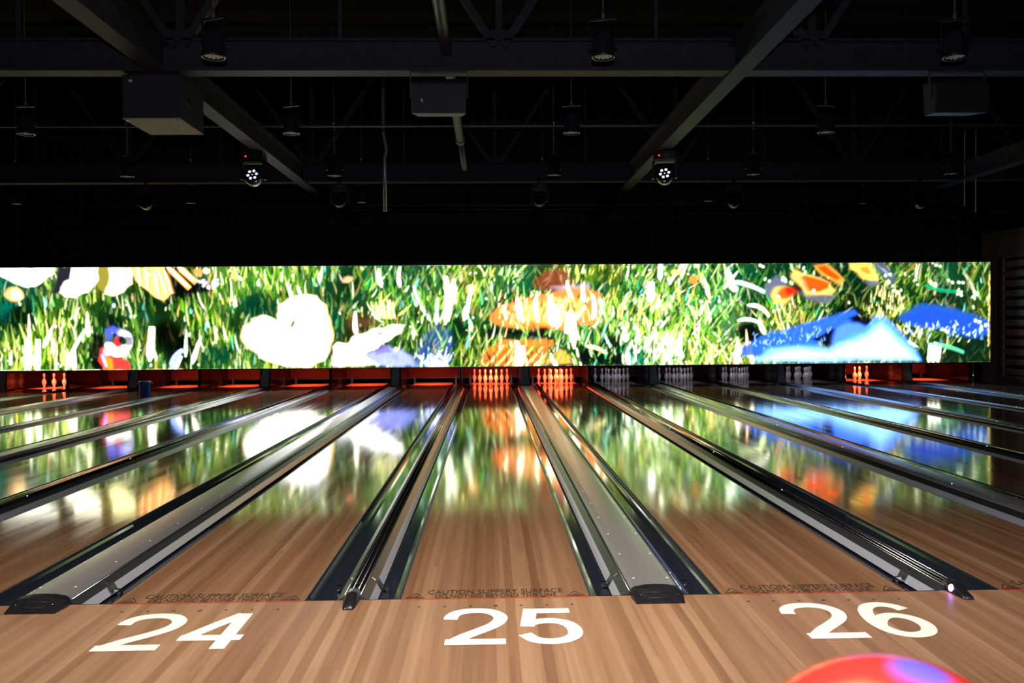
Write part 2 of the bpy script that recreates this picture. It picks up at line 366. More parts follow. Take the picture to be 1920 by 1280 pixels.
glint_studs = {26: (2.83, 5.17, 7.6, 10.0, 12.4), 27: (2.93, 5.35, 7.67, 9.87, 12.4), 28: (5.39, 7.78, 10.07, 12.37), 29: (7.84, 10.1, 12.58), 30: (10.2, 12.64), 31: (12.6, 15.), 22: (3.0, 5.2)}  # positions of glints on screw heads, imitated by glowing studs
order = sorted(lanes)
for n in order[:-1]:
    wide = n % 2 == 1           # lanes n and n + 1
    xc = (lanes[n] + LW + lanes[n + 1] - LW) / 2
    between = 'just right of the ' + where(n)
    if wide:
        hw = .139
        r = empty('ball_return_capping', (xc, 0, 0))
        tag(r, 'wide grey track cover ' + between, 'track cover', 'wide covers between lane pairs')
        top = [(-hw, .012), (-.136, .030), (-.118, .045), (-.085, .0525), (-.04, .0555), (0, .0565), (.04, .0555), (.085, .0525), (.118, .045), (.136, .030), (hw, .012)]
        MB().sweep(top + [(.13, .006), (-.13, .006)], .0, 17.5, smooth=False).build('cover', M['cap'], r)
        MB().box(-.13, .13, .005, 17.5, -.1, .006).build('side_base', M['black'], r)
        e = MB()
        prof = [(-hw - .006, 0), (-hw - .004, .034), (-.12, .050), (-.06, .060), (0, .062), (.06, .060), (.12, .050), (hw + .004, .034), (hw + .006, 0)]
        back = [(a, .008, b) for a, b in prof]; mid = [(a, -.045, b * .93) for a, b in prof]
        front = [(a * .93, -.15, b * .18) for a, b in prof]
        k = len(prof); vs = back + mid + front
        fs = [(j * k + i, j * k + i + 1, (j + 1) * k + i + 1, (j + 1) * k + i) for j in range(2) for i in range(k - 1)]
        fs += [tuple(range(k)), tuple(range(3 * k - 1, 2 * k - 1, -1)), (0, k, 2 * k, 3 * k - 1, 2 * k - 1, k - 1)]
        e.add(vs, fs); cap = e.build('end_cap', M['black'], r)
        if n in (23, 25):
            g = MB(); g.tube([(-.075, -.088, .044), (.075, -.088, .044)], .0016, 5).tube([(-.075, -.088, .044), (-.062, -.128, .026), (.062, -.128, .026), (.075, -.088, .044)], .0016, 5)
            g.build('moulded_outline', M['frame'], cap)
            for sx in (-.1, .1): MB().lathe([(0, .004), (.005, .003), (.006, 0)], 8, (sx, -.1, .034)).build('screw', M['chrome'], cap)
        near = n in (23, 25, 27, 21)
        if near:
            for i in range(7):
                for sx in (-.098, .098):
                    y = .16 + i * .53
                    MB().lathe([(0, .0035), (.006, .003), (.0085, 0)], 10, (sx, y, .0503)).build('screw', M['smallwhite'], r)
    else:
        hw = .035
        r = empty('lane_divider', (xc, 0, 0))
        tag(r, 'slim divider with chrome rods ' + between, 'lane divider', 'slim dividers between lanes')
        MB().box(-hw, hw, .005, 17.5, -.1, .010).build('divider_base', M['black'], r)
        for sx in (-.017, .017): MB().tube([(sx, .03, .022), (sx, 17.5, .022)], .009, 10).build('chrome_rod', M['rod'], r)
        e = MB(); prof = [(-.042, 0), (-.041, .03), (-.026, .048), (0, .055), (.026, .048), (.041, .03), (.042, 0)]; k = len(prof)
        rows = [(.05, 1, 1), (-.02, 1, .96), (-.08, .93, .72), (-.14, .8, .34), (-.17, .62, .06)]
        vs = [(a * sx, y, b * sz) for y, sx, sz in rows for a, b in prof]
        fs = [(j * k + i, j * k + i + 1, (j + 1) * k + i + 1, (j + 1) * k + i) for j in range(4) for i in range(k - 1)]
        fs += [tuple(range(k)), tuple(range(5 * k - 1, 4 * k - 1, -1)), tuple([j * k for j in range(5)] + [j * k + k - 1 for j in range(4, -1, -1)])]
        e.add(vs, fs); cap = e.build('end_cap', M['black'], r)
        for p in cap.data.polygons: p.use_smooth = len(p.vertices) == 4
        if n == 26:
            q = MB(); q.lathe([(0, .012), (.010, .011), (.018, .007), (.021, 0)], 16, (-.036, -.045, .029), M=Matrix.Rotation(R(-78), 3, 'Y') @ Matrix.Rotation(0, 3, 'X'))
            q.build('indicator_lamp', M['violet'], cap)
    if n in glint_studs:
        for y in glint_studs[n]:
            MB().lathe([(0, .006), (.005, .0045), (.006, 0)], 8, (-.09 if wide else 0, y, .050 if wide else .034)).build('screw_glint', M['stud'], r)
    make_bumper(xc + hw, 1, where(n + 1), 'left')
    make_bumper(xc - hw, -1, where(n), 'right')

# ------------------------------------------------------------------ pin bays
red_lanes = [n for n in lanes if n <= 26 or n >= 31]
pinprof = [(0, 0), (.0255, 0), (.0275, .006), (.0359, .0571), (.0485, .0857), (.0575, .105), (.0605, .125), (.0595, .145), (.0565, .162), (.0495, .184), (.0385, .205),
           (.0312, .222, 0), (.0262, .236, 1), (.0240, .246, 0), (.0230, .256, 0), (.0228, .262, 1), (.0235, .272, 0), (.0258, .290), (.0295, .310), (.0318, .330), (.0323, .343), (.0305, .358), (.0245, .371), (.014, .379), (0, .381)]
pin0 = MB().lathe(pinprof, 20).build('bowling_pin', [M['pin'], M['pinred']])
rack = [(0, 0, 'front'), (-1, 1, 'second row left'), (1, 1, 'second row right'), (-2, 2, 'third row left'), (0, 2, 'third row middle'), (2, 2, 'third row right'),
        (-3, 3, 'back row far left'), (-1, 3, 'back row inner left'), (1, 3, 'back row inner right'), (3, 3, 'back row far right')]
used = False
def put_pin(x, y, label, group, rot=None, z=0):
    global used
    p = pin0 if not used else pin0.copy()
    if used: col.objects.link(p)
    used = True
    p.location = (x, y, z); p.rotation_euler = rot or (0, 0, random.random() * 6)
    tag(p, label, 'bowling pin', group)
def rack_word(n): return '' + where(n)
for n in (25, 26, 27, 28, 29, 30):
    for i, j, wd in rack:
        put_pin(lanes[n] + i * .1524, 18.29 + j * .264, '%s pin of the %s rack, %s' % (wd, 'red-lit' if n < 27 else 'unlit', rack_word(n)), 'pins racked on the ' + where(n))
for dx, yy, wd in ((-.14, 18.45, 'left'), (.06, 18.6, 'middle'), (.42, 18.95, 'right')):
    put_pin(lanes[31] + dx, yy, '%s of the standing red-lit pins, %s' % (wd, rack_word(31)), 'pins left standing on the ' + where(31))
put_pin(lanes[31] - .02, 19.42, 'pin down in the pit behind, ' + rack_word(31), 'pins left standing on the ' + where(31), z=-.11)
for xx, yy, wd in ((-11.72, 18.9, 'right'), (-11.99, 18.88, 'middle'), (-12.25, 18.86, 'left')):
    put_pin(xx, yy, '%s of three red-lit pins, %s' % (wd, rack_word(18)), 'pins left standing on the ' + where(18))
put_pin(-13.6, 18.9, 'red-lit pin at the left photo edge, ' + rack_word(17), 'pins left standing on the ' + where(17))

ZR = 1.02
for n, X in lanes.items():
    r = empty('pit_back', (X, YE, 0)); tag(r, 'pit and curtain behind the ' + where(n), 'ball pit', 'pits behind the pin decks')
    MB().box(-.76, .76, .60, .63, .12, ZR).build('curtain', M['curtain'], r)
    MB().box(-.76, .76, .58, .64, .085, .12).build('curtain_bar', M['black'], r)
    MB().box(-.76, .76, .0, .9, -.12, -.10).build('pit_floor', M['deck'], r)
    for s in (-.59, .59): MB().box(s - .03, s + .03, .5, .56, -.1, .17).build('buffer_post', M['frame'], r)
edges = [lanes[17] - LW - .2355] + [None]
for n in order:
    # division panels: one at the right of each lane
    x0 = lanes[n] + LW + .2355
    x1 = (lanes[n + 1] - LW - .2355) if n + 1 in lanes else x0 + .12
    r = empty('kickback_division', ((x0 + x1) / 2, 17.6, 0)); h = (x1 - x0) / 2
    tag(r, 'dark kickback division right of the ' + where(n), 'division panel', 'divisions between the pin bays')
    for s in (-1, 1):
        MB().box(*sorted((s * h, s * (h - .02))), .02, 2.6, -.12, ZR).build('side_panel', M['kick'], r)
        MB().box(*sorted((s * h, s * (h - .018))), .0, .02, -.12, ZR).build('edge_strip', M['kick'], r)
    MB().box(-h + .02, h - .02, .55, .6, -.12, ZR).build('front_panel', M['dark'], r)
    g = MB(); g.box(-h - .01, -h + .03, -.06, .03, -.05, .11) if h > .06 else g.box(-.03, .03, -.06, .03, -.05, .11)
    g.build('stop_block', M['rubber'], r)
    MB().lathe([(0, .012), (.009, .01), (.012, 0)], 8, (-h, -.05, .115)).build('sensor_lamp' if False else 'rivet', M['chrome'], r)
    if n % 2 == 1:
        s_ = empty('support_strut', ((x0 + x1) / 2, 17.56, 0))
        tag(s_, 'slanted grey strut right of the ' + where(n), 'support strut', 'slanted struts under the video wall')
        MB().hexa([(-.10, -.10, 0), (-.085, .34, ZR), (-.10, .0, 0), (-.085, .44, ZR), (.10, -.10, 0), (.085, .34, ZR), (.10, .0, 0), (.085, .44, ZR)]).build('post', M['strut'], s_)
        MB().box(-.13, .13, -.14, .03, -.002, .012).build('foot_plate', M['strut'], s_)
        MB().box(-.115, -.10, -.05, .03, .0, .5).build('side_flange', M['frame'], s_)
rf = MB().box(lanes[17] - LW - .3, lanes[32] + LW + .4, 17.35, 20.25, ZR, ZR + .05).build('pin_bay_roof', M['dark'])
tag(rf, 'black deck over the pin bays behind the video wall', 'machine cover')
x0 = lanes[17] - LW - .2555
r = MB().box(x0 - .06, x0, 17.6, 20.2, -.12, ZR).build('kickback_division', M['kick']); tag(r, 'leftmost kickback division at the photo edge', 'division panel')

# white utility box with two lamps right of the last lane
ub = empty('control_box', (xr + .42, 18.3, 0)); tag(ub, 'pale upright control box with two tiny lamps below the right end of the video wall', 'control box')
MB().box(-.12, .12, 0, .2, 0, .9).build('housing', M['slat'], ub)
for xx in (-.10, .10): MB().lathe([(0, .012), (.012, .008), (.016, 0)], 10, (xx, -.001, .12), M=Matrix.Rotation(R(90), 3, 'X')).build('lamp', M['stud'], ub)

# blue bin
b = empty('bin', (-7.99, 15.07, .001)); tag(b, 'small dark blue bin standing far down the lanes on the left', 'bin')
MB().lathe([(0, 0), (.115, 0), (.125, .03), (.128, .30), (.135, .31), (.135, .36), (.12, .365), (.118, .33), (0, .32)], 20).build('body', M['bin'], b)
for s in (-1, 1): MB().tube([(s * .132, -.02, .30), (s * .16, -.02, .31), (s * .16, .02, .31), (s * .132, .02, .30)], .008, 6).build('handle', M['chrome'], b)

# ------------------------------------------------------------------ the video wall
rng = np.random.RandomState(7)
def make_picture():
    u0, u1, v0, v1, st = -340., 1857., 494., 690., 1.25
    W, H_ = int((u1 - u0) / st), int((v1 - v0) / st)
    U = u0 + (np.arange(W) + .5) * st; V = v0 + (np.arange(H_) + .5) * st
    GU, GV = np.meshgrid(U, V)
    # zones: u, v, (r g b) ground colour, brightness of blades 0..1, warmth 0..1
    Z = [(-200, 560, (.02, .07, .02), .5, .5), (-100, 640, (.05, .15, .04), .6, .5), (30, 580, (.004, .02, .008), .2, .3), (10, 560, (.02, .2, .14), .35, .0), (60, 650, (.08, .22, .04), .85, .75), (100, 630, (.10, .26, .05), .9, .8),
         (130, 590, (.05, .16, .03), .6, .6), (170, 660, (.04, .12, .03), .5, .4), (160, 610, (.03, .12, .03), .45, .4), (205, 605, (.004, .02, .006), .2, .4), (235, 575, (.03, .11, .03), .5, .5), (250, 600, (.04, .13, .04), .55, .4),
         (300, 620, (.0, .004, .0), .04, .4), (325, 640, (.0, .004, .0), .04, .4), (280, 560, (.008, .04, .01), .35, .4), (260, 680, (.06, .2, .06), .6, .4), (330, 545, (.002, .01, .004), .1, .3), (345, 580, (.03, .10, .02), .6, .55),
         (370, 600, (.06, .17, .03), .7, .6), (400, 560, (.08, .22, .05), .75, .6), (430, 520, (.12, .28, .06), .8, .6), (400, 625, (.10, .18, .03), .75, .8), (400, 655, (.01, .10, .05), .3, .1), (440, 600, (.02, .07, .02), .35, .3), (470, 570, (.0, .07, .04), .2, .0),
         (480, 510, (.08, .25, .06), .75, .4), (520, 520, (.10, .28, .06), .8, .6), (560, 510, (.08, .22, .06), .7, .6), (600, 530, (.02, .10, .05), .45, .2), (440, 670, (.06, .2, .06), .6, .3), (500, 680, (.08, .22, .05), .6, .6), (620, 600, (.01, .10, .05), .35, .1),
         (640, 530, (.01, .05, .02), .3, .2), (665, 560, (.02, .09, .03), .4, .3), (650, 605, (.06, .04, .01), .3, .8), (700, 520, (.04, .2, .09), .55, .1), (710, 570, (.10, .26, .06), .7, .6), (740, 560, (.07, .24, .08), .65, .3), (760, 520, (.03, .12, .06), .45, .2), (745, 595, (.05, .14, .04), .5, .5),
         (775, 610, (.03, .10, .04), .45, .3), (800, 530, (.05, .18, .06), .55, .4), (830, 560, (.16, .36, .10), .85, .5), (845, 615, (.0, .04, .012), .1, .1), (850, 530, (.12, .22, .05), .7, .7), (880, 520, (.07, .20, .05), .6, .5), (895, 580, (.06, .18, .05), .55, .5), (920, 540, (.03, .16, .07), .45, .2),
         (905, 620, (.01, .06, .02), .35, .3), (870, 650, (.05, .10, .02), .4, .6), (950, 520, (.04, .18, .09), .55, .2), (960, 545, (.02, .14, .08), .35, .0), (1010, 520, (.04, .08, .02), .4, .6), (1060, 520, (.12, .20, .05), .65, .7), (1090, 510, (.14, .26, .05), .7, .7), (1110, 540, (.03, .14, .06), .45, .3), (1130, 510, (.14, .17, .04), .6, .8),
         (1140, 560, (.14, .34, .08), .8, .6), (1180, 520, (.10, .32, .10), .75, .5), (1185, 545, (.02, .16, .07), .35, .1), (1200, 570, (.18, .48, .16), .9, .4), (1100, 600, (.20, .45, .14), .8, .4), (1110, 640, (.14, .34, .12), .7, .3), (1150, 640, (.16, .40, .14), .85, .4), (1200, 610, (.3, .6, .24), 1., .5), (1225, 510, (.06, .2, .1), .5, .1),
         (1090, 665, (.0, .02, .01), .08, .1), (1130, 670, (.0, .02, .01), .08, .0), (1150, 650, (.0, .04, .02), .15, .0), (1175, 670, (.01, .22, .14), .5, .0), (1230, 660, (.3, .6, .3), 1., .5), (1210, 640, (.35, .65, .3), 1., .6), (1260, 560, (.16, .40, .10), .85, .6), (1300, 620, (.2, .5, .14), .9, .6), (1290, 560, (.08, .30, .12), .7, .3),
         (1260, 600, (.10, .22, .10), .7, .4), (1320, 580, (.14, .42, .2), .85, .3), (1330, 520, (.05, .18, .07), .6, .2), (1370, 600, (.10, .28, .14), .6, .3), (1290, 520, (.04, .2, .08), .6, .2), (1250, 520, (.14, .28, .08), .75, .7), (1370, 520, (.02, .12, .05), .45, .2), (1395, 560, (.01, .08, .04), .35, .1), (1300, 670, (.2, .4, .12), .85, .7), (1360, 670, (.2, .3, .12), .85, .9),
         (1390, 630, (.0, .02, .01), .08, .2), (1400, 590, (.01, .05, .02), .2, .2), (1440, 520, (.0, .07, .03), .2, .1), (1430, 590, (.06, .18, .04), .7, .7), (1470, 600, (.06, .14, .03), .7, .7), (1520, 580, (.03, .10, .03), .5, .5), (1500, 510, (.0, .06, .03), .25, .2), (1560, 520, (.0, .05, .02), .25, .4), (1590, 560, (.01, .03, .015), .25, .3),
         (1580, 590, (.0, .01, .005), .1, .3), (1625, 580, (.04, .06, .02), .5, .9), (1650, 570, (.01, .06, .02), .35, .6), (1680, 600, (.03, .08, .02), .5, .8), (1680, 520, (.03, .11, .03), .5, .6), (1720, 530, (.04, .13, .03), .6, .6), (1700, 560, (.01, .06, .02), .4, .5), (1770, 520, (.0, .10, .045), .3, .0), (1760, 560, (.0, .035, .015), .2, .2), (1790, 550, (.0, .05, .03), .2, .1),
         (1830, 520, (.02, .08, .02), .45, .6), (1845, 550, (.03, .09, .02), .5, .7), (1850, 590, (.05, .10, .02), .5, .8), (1720, 640, (.02, .08, .03), .5, .6), (1700, 620, (.03, .10, .03), .6, .7), (1760, 650, (.01, .05, .02), .35, .5), (1800, 670, (.0, .035, .015), .12, .2), (1840, 670, (.0, .035, .015), .12, .2), (1740, 680, (.0, .04, .015), .15, .2)]
    zp = np.array([(a, b) for a, b, *_ in Z]); zc = np.array([c for _, _, c, _, _ in Z]); zb = np.array([b for *_, b, _ in Z]); zw = np.array([w for *_, w in Z])
    def field(u, v):
        d = ((zp[:, 0] - u) ** 2 + ((zp[:, 1] - v) * 1.1) ** 2); w = 1 / (d + 60.) ** 2; w /= w.sum()
        return w @ zc, w @ zb, w @ zw
    img = np.zeros((H_, W, 3))
    for j in range(0, H_, 4):
        for i in range(0, W, 4):
            c, _, _ = field(U[i], V[j]); img[j:j + 4, i:i + 4] = c
    img *= (1 + .5 * (rng.rand(H_, W, 1) - .5))
    def smooth(a): a = np.clip(a, 0, 1); return a * a * (3 - 2 * a)
    def blade(x, y, x2, y2, w, c, al=1., bend=0., taper=1., edge=None):
        m = w + abs(bend) + 3
        a0, a1 = min(x, x2) - m, max(x, x2) + m; b0, b1 = min(y, y2) - m, max(y, y2) + m
        i0, i1 = max(0, int((a0 - u0) / st)), min(W, int((a1 - u0) / st) + 1); j0, j1 = max(0, int((b0 - v0) / st)), min(H_, int((b1 - v0) / st) + 1)
        if i1 <= i0 or j1 <= j0: return
        uu, vv = GU[j0:j1, i0:i1] - x, GV[j0:j1, i0:i1] - y
        dx, dy = x2 - x, y2 - y; L = math.hypot(dx, dy) + 1e-6
        t = (uu * dx + vv * dy) / L / L; d = (uu * dy - vv * dx) / L + bend * 4 * t * (1 - t)
        ww = w * (np.clip(1 - np.clip(t, 0, 1), 0, 1) ** .6 * taper + (1 - taper)) * np.clip(t * 3.5 + .35, 0, 1)
        a = smooth((ww / 2 - np.abs(d)) / 1.3 + .5) * (t > -.03) * (t < 1.0) * al
        c = np.array(c)
        shade = (1 + .25 * np.clip(d / (w + .01) * 2, -1, 1))[..., None]
        img[j0:j1, i0:i1] = img[j0:j1, i0:i1] * (1 - a[..., None]) + c * shade * a[..., None]
    def poly(pts, c, soft=2., al=1., noise=0.):
        p = np.array(pts, float); m = soft * 2 + 2
        i0, i1 = max(0, int((p[:, 0].min() - m - u0) / st)), min(W, int((p[:, 0].max() + m - u0) / st) + 1)
        j0, j1 = max(0, int((p[:, 1].min() - m - v0) / st)), min(H_, int((p[:, 1].max() + m - v0) / st) + 1)
        if i1 <= i0 or j1 <= j0: return
        uu, vv = WU[j0:j1, i0:i1], WV[j0:j1, i0:i1]; ins = np.zeros(uu.shape, bool); dm = np.full(uu.shape, 1e9)
        for k in range(len(p)):
            a, b = p[k], p[(k + 1) % len(p)]; d = b - a
            if d[1] != 0:
                cr = ((a[1] > vv) != (b[1] > vv)) & (uu < (b[0] - a[0]) * (vv - a[1]) / d[1] + a[0]); ins ^= cr
            t = np.clip(((uu - a[0]) * d[0] + (vv - a[1]) * d[1]) / (d @ d + 1e-9), 0, 1)
            dm = np.minimum(dm, np.hypot(uu - a[0] - t * d[0], vv - a[1] - t * d[1]))
        sd = np.where(ins, dm, -dm); a = (smooth(sd / soft / 2 + .5) * al)[..., None]
        cc = np.array(c) * (1 + noise * (rng.rand(*uu.shape, 1) - .5))
        img[j0:j1, i0:i1] = img[j0:j1, i0:i1] * (1 - a) + cc * a
    def ell(cx, cy, rx, ry, c, soft=2., al=1., rot=0.):
        t = np.linspace(0, 2 * np.pi, 20)[:-1]; cr, sr = math.cos(rot), math.sin(rot)
        poly([(cx + rx * math.cos(a) * cr - ry * math.sin(a) * sr, cy + rx * math.cos(a) * sr + ry * math.sin(a) * cr) for a in t], c, soft, al)
    WU = GU + 0; WV = GV + 0
    for k in range(9):
        fu, fv, p1, p2 = rng.uniform(.04, .35), rng.uniform(.04, .35), rng.rand() * 6, rng.rand() * 6; am = .11 / (.12 + fu)
        WU = WU + am * np.sin(GU * fu + GV * fv * .7 + p1); WV = WV + am * np.sin(GV * fv - GU * fu * .8 + p2)
    def crop(u, pts): return [(u + a / 5.953, 485 + b / 5.953) for a, b in pts]
    WH = (2.6, 2.5, 2.1)
    def tone(b, w):
        r = rng.rand()
        q = b * (.45 + .75 * rng.rand())
        if r < .26: c = np.array((.015, .10, .025)) * (.4 + q)
        elif r < .58: c = np.array((.18 + .22 * w, .62, .12)) * q * 1.5
        elif r < .86: c = np.array((.62 + .5 * w, 1.15, .38)) * q * 1.5
        else: c = np.array((1.2 + .4 * w, 1.5, .95)) * q * 1.8
        if rng.rand() < .06 + .10 * w: c = c * np.array((1.6, .8, .5))
        if rng.rand() < .15 * (1 - w): c = c * np.array((.35, .9, 1.3))
        return c
    # blades of grass
    N = 11500
    ph = rng.rand(12) * 6
    def clump(x, y): return .5 + .5 * math.sin(x * .105 + y * .05 + ph[0] + 1.7 * math.sin(x * .041 + ph[1])) * math.sin(y * .13 - x * .06 + ph[2] + 1.5 * math.sin(x * .07 + ph[3]))
    us = u0 + rng.rand(N) * (u1 - u0); vs = v0 - 5 + rng.rand(N) ** .9 * (v1 - v0 + 30)
    vs.sort()
    for x, y in zip(us, vs):
        c, b, w = field(x, y - 8)
        if rng.rand() > .12 + b * 1.25: continue
        b = b * (.30 + 1.05 * clump(x, y))
        L = 11 + rng.rand() ** 1.8 * 40 * (.5 + b * .6); lean = rng.randn() * .34 + (.18 if 600 < x < 1300 else .0) + (.25 if x > 1500 else 0)
        if x > 1180: lean += rng.randn() * .35
        if x < 620: lean = lean * .55 - .06
        blade(x, y, x + lean * L, y - L, 2.2 + rng.rand() ** 1.6 * 5.0, tone(b, w), .92, rng.randn() * L * .06)
    # sparkles
    for k in range(700):
        x, y = u0 + rng.rand() * (u1 - u0), v0 + rng.rand() * (v1 - v0); c, b, w = field(x, y)
        if rng.rand() < b * .6: ell(x, y, 1.2 + rng.rand() * 1.4, 1.2 + rng.rand() * 3.2, np.array((1.3, 1.5, 1.0)) * (.5 + b), 1.)
    # ---- left flowers and wings
    poly(crop(-330, [(900, 100), (1400, 100), (1500, 300), (1300, 420), (1000, 350)]), WH, 3)
    poly([(-8, 494), (100, 494), (95, 508), (80, 520), (65, 530), (50, 531), (25, 522), (0, 508)], WH, 2)
    ell(26, 546, 17.5, 13.5, (1.3, .6, .16), 3); ell(30, 546, 11, 9, (2.2, 1.5, .6), 4)
    poly([(108, 494), (135, 494), (130, 512), (118, 528), (104, 545), (97, 542), (104, 522)], (.05, .035, .07), 2.5)
    poly([(131, 494), (183, 494), (181, 515), (172, 530), (158, 542), (140, 551), (120, 551), (107, 543), (110, 530), (119, 523), (130, 518)], (2.6, 2.4, 1.7), 1.8)
    poly([(182, 494), (201, 494), (201, 530), (190, 541), (176, 530)], (.42, .36, .05), 2)
    poly([(200, 494), (240, 494), (244, 525), (226, 540), (205, 549), (190, 543), (199, 530)], (2.4, 2.2, 1.0), 2.2)
    poly([(243, 494), (300, 494), (308, 520), (317, 545), (308, 551), (298, 558), (275, 546), (258, 531), (244, 510)], (1.9, .85, .22), 2)
    for a, b, c, d in ((252, 494, 256, 530), (266, 494, 270, 538), (268, 510, 284, 508), (283, 508, 290, 552), (288, 500, 305, 546), (300, 500, 315, 545)): blade(a, b, c, d, 5, (2.5, 1.9, .9), .8, 0, .5); blade(a + 6, b, c + 4, d, 2.4, (.8, .2, .02), .85, 0, .3)
    poly([(318, 500), (360, 520), (380, 515), (385, 540), (350, 545), (325, 540)], (.004, .006, .008), 4, .9)
    for a, b, c, d, w in ((306, 494, 347, 536, 11), (326, 494, 359, 525, 12)): blade(a, b, c, d, w, (1.5, .6, .15), 1, 0, .15); blade(a, b, c - 5, d - 5, w * .5, (2.6, 2.0, 1.1), 1, 0, .3)
    ell(363, 505, 7, 6, (1.2, .4, .1), 2); ell(378, 503, 6, 5, (1.8, 1.4, 1.2), 2)
    for k in range(16): ell(360 + rng.rand() * 45, 517 + rng.rand() * 18 - k * .3, 2.4, 3.4, (1.3, 1.3, 1.9), 1.4, .9, .5)
    # ---- snail-like pink and blue curl with red body
    poly([(170, 620), (190, 625), (190, 650), (184, 691), (172, 691), (162, 665)], (.004, .006, .004), 4, .95)
    poly([(180, 650), (195, 645), (215, 665), (232, 675), (240, 692), (190, 692), (178, 672)], (1.1, .06, .05), 2)
    poly([(190, 662), (203, 668), (204, 692), (192, 692)], (1.3, .32, .02), 2); blade(184, 660, 192, 684, 6, (2.2, .7, 1.6), .9, 0, .4)
    for k in range(60):
        t = 2.6 + k / 60 * 4.4; cx, cy = 215 + 19 * math.cos(-t + 1.0), 636 + 20 * math.sin(-t + 1.0) * -1
        f = k / 60; ell(215 + 18.5 * math.cos(t + 2.2), 637 + 19 * math.sin(t + 2.2), 7.5, 7.5, (.25 + 2.2 * min(1, f * 2.), .3 + 2.0 * min(1, f * 2.), 2.2 - .4 * f), 2.5, .6)
    poly([(192, 612), (205, 606), (218, 612), (205, 622), (195, 636)], (.10, .14, 1.6), 3, .85)
    ell(195, 655, 8, 7, (2.4, .8, 2.2), 3, .9); ell(214, 636, 7, 9, (1.0, .03, .08), 2); ell(222, 633, 6, 7, (.02, .05, .02), 2)
    poly([(228, 625), (240, 628), (242, 640), (230, 645), (222, 640)], (.02, .06, .02), 3, .8)
    blade(272, 672, 277, 608, 15, (2.2, 2.4, 1.7), 1, 0, .3); blade(312, 690, 334, 652, 12, (.5, .8, 2.0), .9, -6, .3); blade(318, 690, 330, 664, 8, (2.2, 1.9, 1.9), 1, 0, .4)
    blade(338, 665, 340, 612, 8, (1.2, 1.8, 1.1)); blade(350, 678, 367, 626, 11, (2.3, 2.3, 1.8))
    blade(52, 690, 52, 582, 9, (1.9, 2.2, 1.3)); blade(66, 690, 68, 630, 13, (2.0, 2.3, 1.2), 1, 0, .4); blade(78, 645, 97, 602, 10, (2.2, 2.4, 1.6)); blade(118, 690, 156, 611, 8, (1.9, 2.3, 1.3), 1, -4, .5)
    blade(133, 690, 135, 650, 10, (2.4, 2.2, 1.5)); blade(160, 625, 158, 578, 11, (2.0, 2.1, 1.1)); blade(45, 690, 45, 622, 8, (1.8, 2.0, .9))
    # ---- big white butterfly
    B = crop(310, [(780, 850), (800, 740), (880, 690), (890, 650), (960, 640), (1020, 610), (1100, 640), (1190, 690), (1165, 600), (1200, 510), (1300, 430), (1400, 400), (1500, 378), (1620, 400), (1700, 500), (1750, 620), (1780, 800), (1795, 900), (1760, 980), (1700, 1130), (1560, 1190), (1400, 1205), (1250, 1200), (1100, 1140), (980, 1080), (870, 990), (800, 920)])
    poly(B, (1.8, 1.3, .5), 3.5); poly([(540 + (a - 540) * .97, 624 + (b - 624) * .975) for a, b in B], (3.2, 3.1, 2.9), 2)
    poly(crop(310, [(1690, 490), (1740, 560), (1790, 760), (1800, 900), (1760, 960), (1745, 800), (1730, 640)]), (1.6, .9, .2), 2, .75)
    ell(559.5, 577, 5, 6, (.5, .8, .2), 2); ell(560, 579, 2.5, 3, (2, 2.2, 1.4), 1); ell(536, 605, 4, 7, (.35, .2, .03), 1.5, 1, .5); ell(508, 607, 4, 3, (1.6, 1.6, .6), 2)
    blade(536, 553, 526, 527, 8, (2.4, 2.1, 1.4)); blade(552, 549, 545, 532, 7, (2.2, 2.2, 1.5))
    C = crop(620, [(-60, 1200), (-60, 980), (0, 925), (90, 940), (200, 850), (450, 765), (650, 735), (745, 735), (700, 810), (560, 900), (430, 990), (300, 1075), (460, 1195)])
    poly(C, (1.8, 1.6, 1.0), 2.5); poly([(650 + (a - 650) * .96, 655 + (b - 655) * .95) for a, b in C], (3.0, 3.0, 2.8), 2)
    ell(699, 625, 8, 2.5, (.25, .12, .03), 1.5, 1, -.35)
    poly(crop(620, [(150, 1200), (290, 1095), (400, 1195)]), (1.0, 1.1, .9), 3)
    poly(crop(620, [(290, 1085), (560, 965), (700, 1030), (820, 1090), (890, 1200), (450, 1200)]), (.42, .48, 1.5), 4, .9)
    poly(crop(620, [(400, 980), (560, 960), (600, 1040), (420, 1080)]), (.25, .15, .55), 4, .7); poly(crop(620, [(560, 1110), (640, 1060), (660, 1140)]), (.25, .3, 1.6), 4, .7)
    poly(crop(620, [(830, 1100), (960, 860), (1120, 730), (1260, 800), (1270, 1000), (1240, 1200), (840, 1200)]), (.05, .12, .60), 8, .6)
    for k in range(34):
        a = rng.uniform(-.95, .95); l = rng.uniform(14, 42); x = 802 + rng.randn() * 9
        blade(x, 690, x + l * math.sin(a), 690 - l * math.cos(a), 2.5 + rng.rand() * 3, (1.7, 1.6, 2.6) if rng.rand() < .65 else (.3, .8, 1.8), .9)
    poly(crop(620, [(100, 660), (400, 650), (430, 740), (250, 770), (120, 760)]), (.22, .09, .03), 5, .7)
    for a in ((654, 626, 653, 582, 10), (820, 606, 822, 515, 15), (826, 600, 838, 520, 12), (794, 602, 762, 533, 8), (856, 600, 868, 548, 12), (702, 535, 698, 500, 10), (804, 606, 807, 556, 9), (737, 535, 737, 497, 9), (870, 622, 862, 592, 7)):
        blade(*a, (2.1, 2.4, 1.6) if a[4] > 9 else (1.3, 1.9, 1.3), 1, rng.randn() * 2, .6)
    ell(869, 541, 11, 10, (1.5, .6, .12), 3); ell(868, 541, 6, 8, (2.2, 1.6, .7), 2.5); ell(637, 521, 11, 5, (1.4, .6, .3), 2.5, .9, -.2)
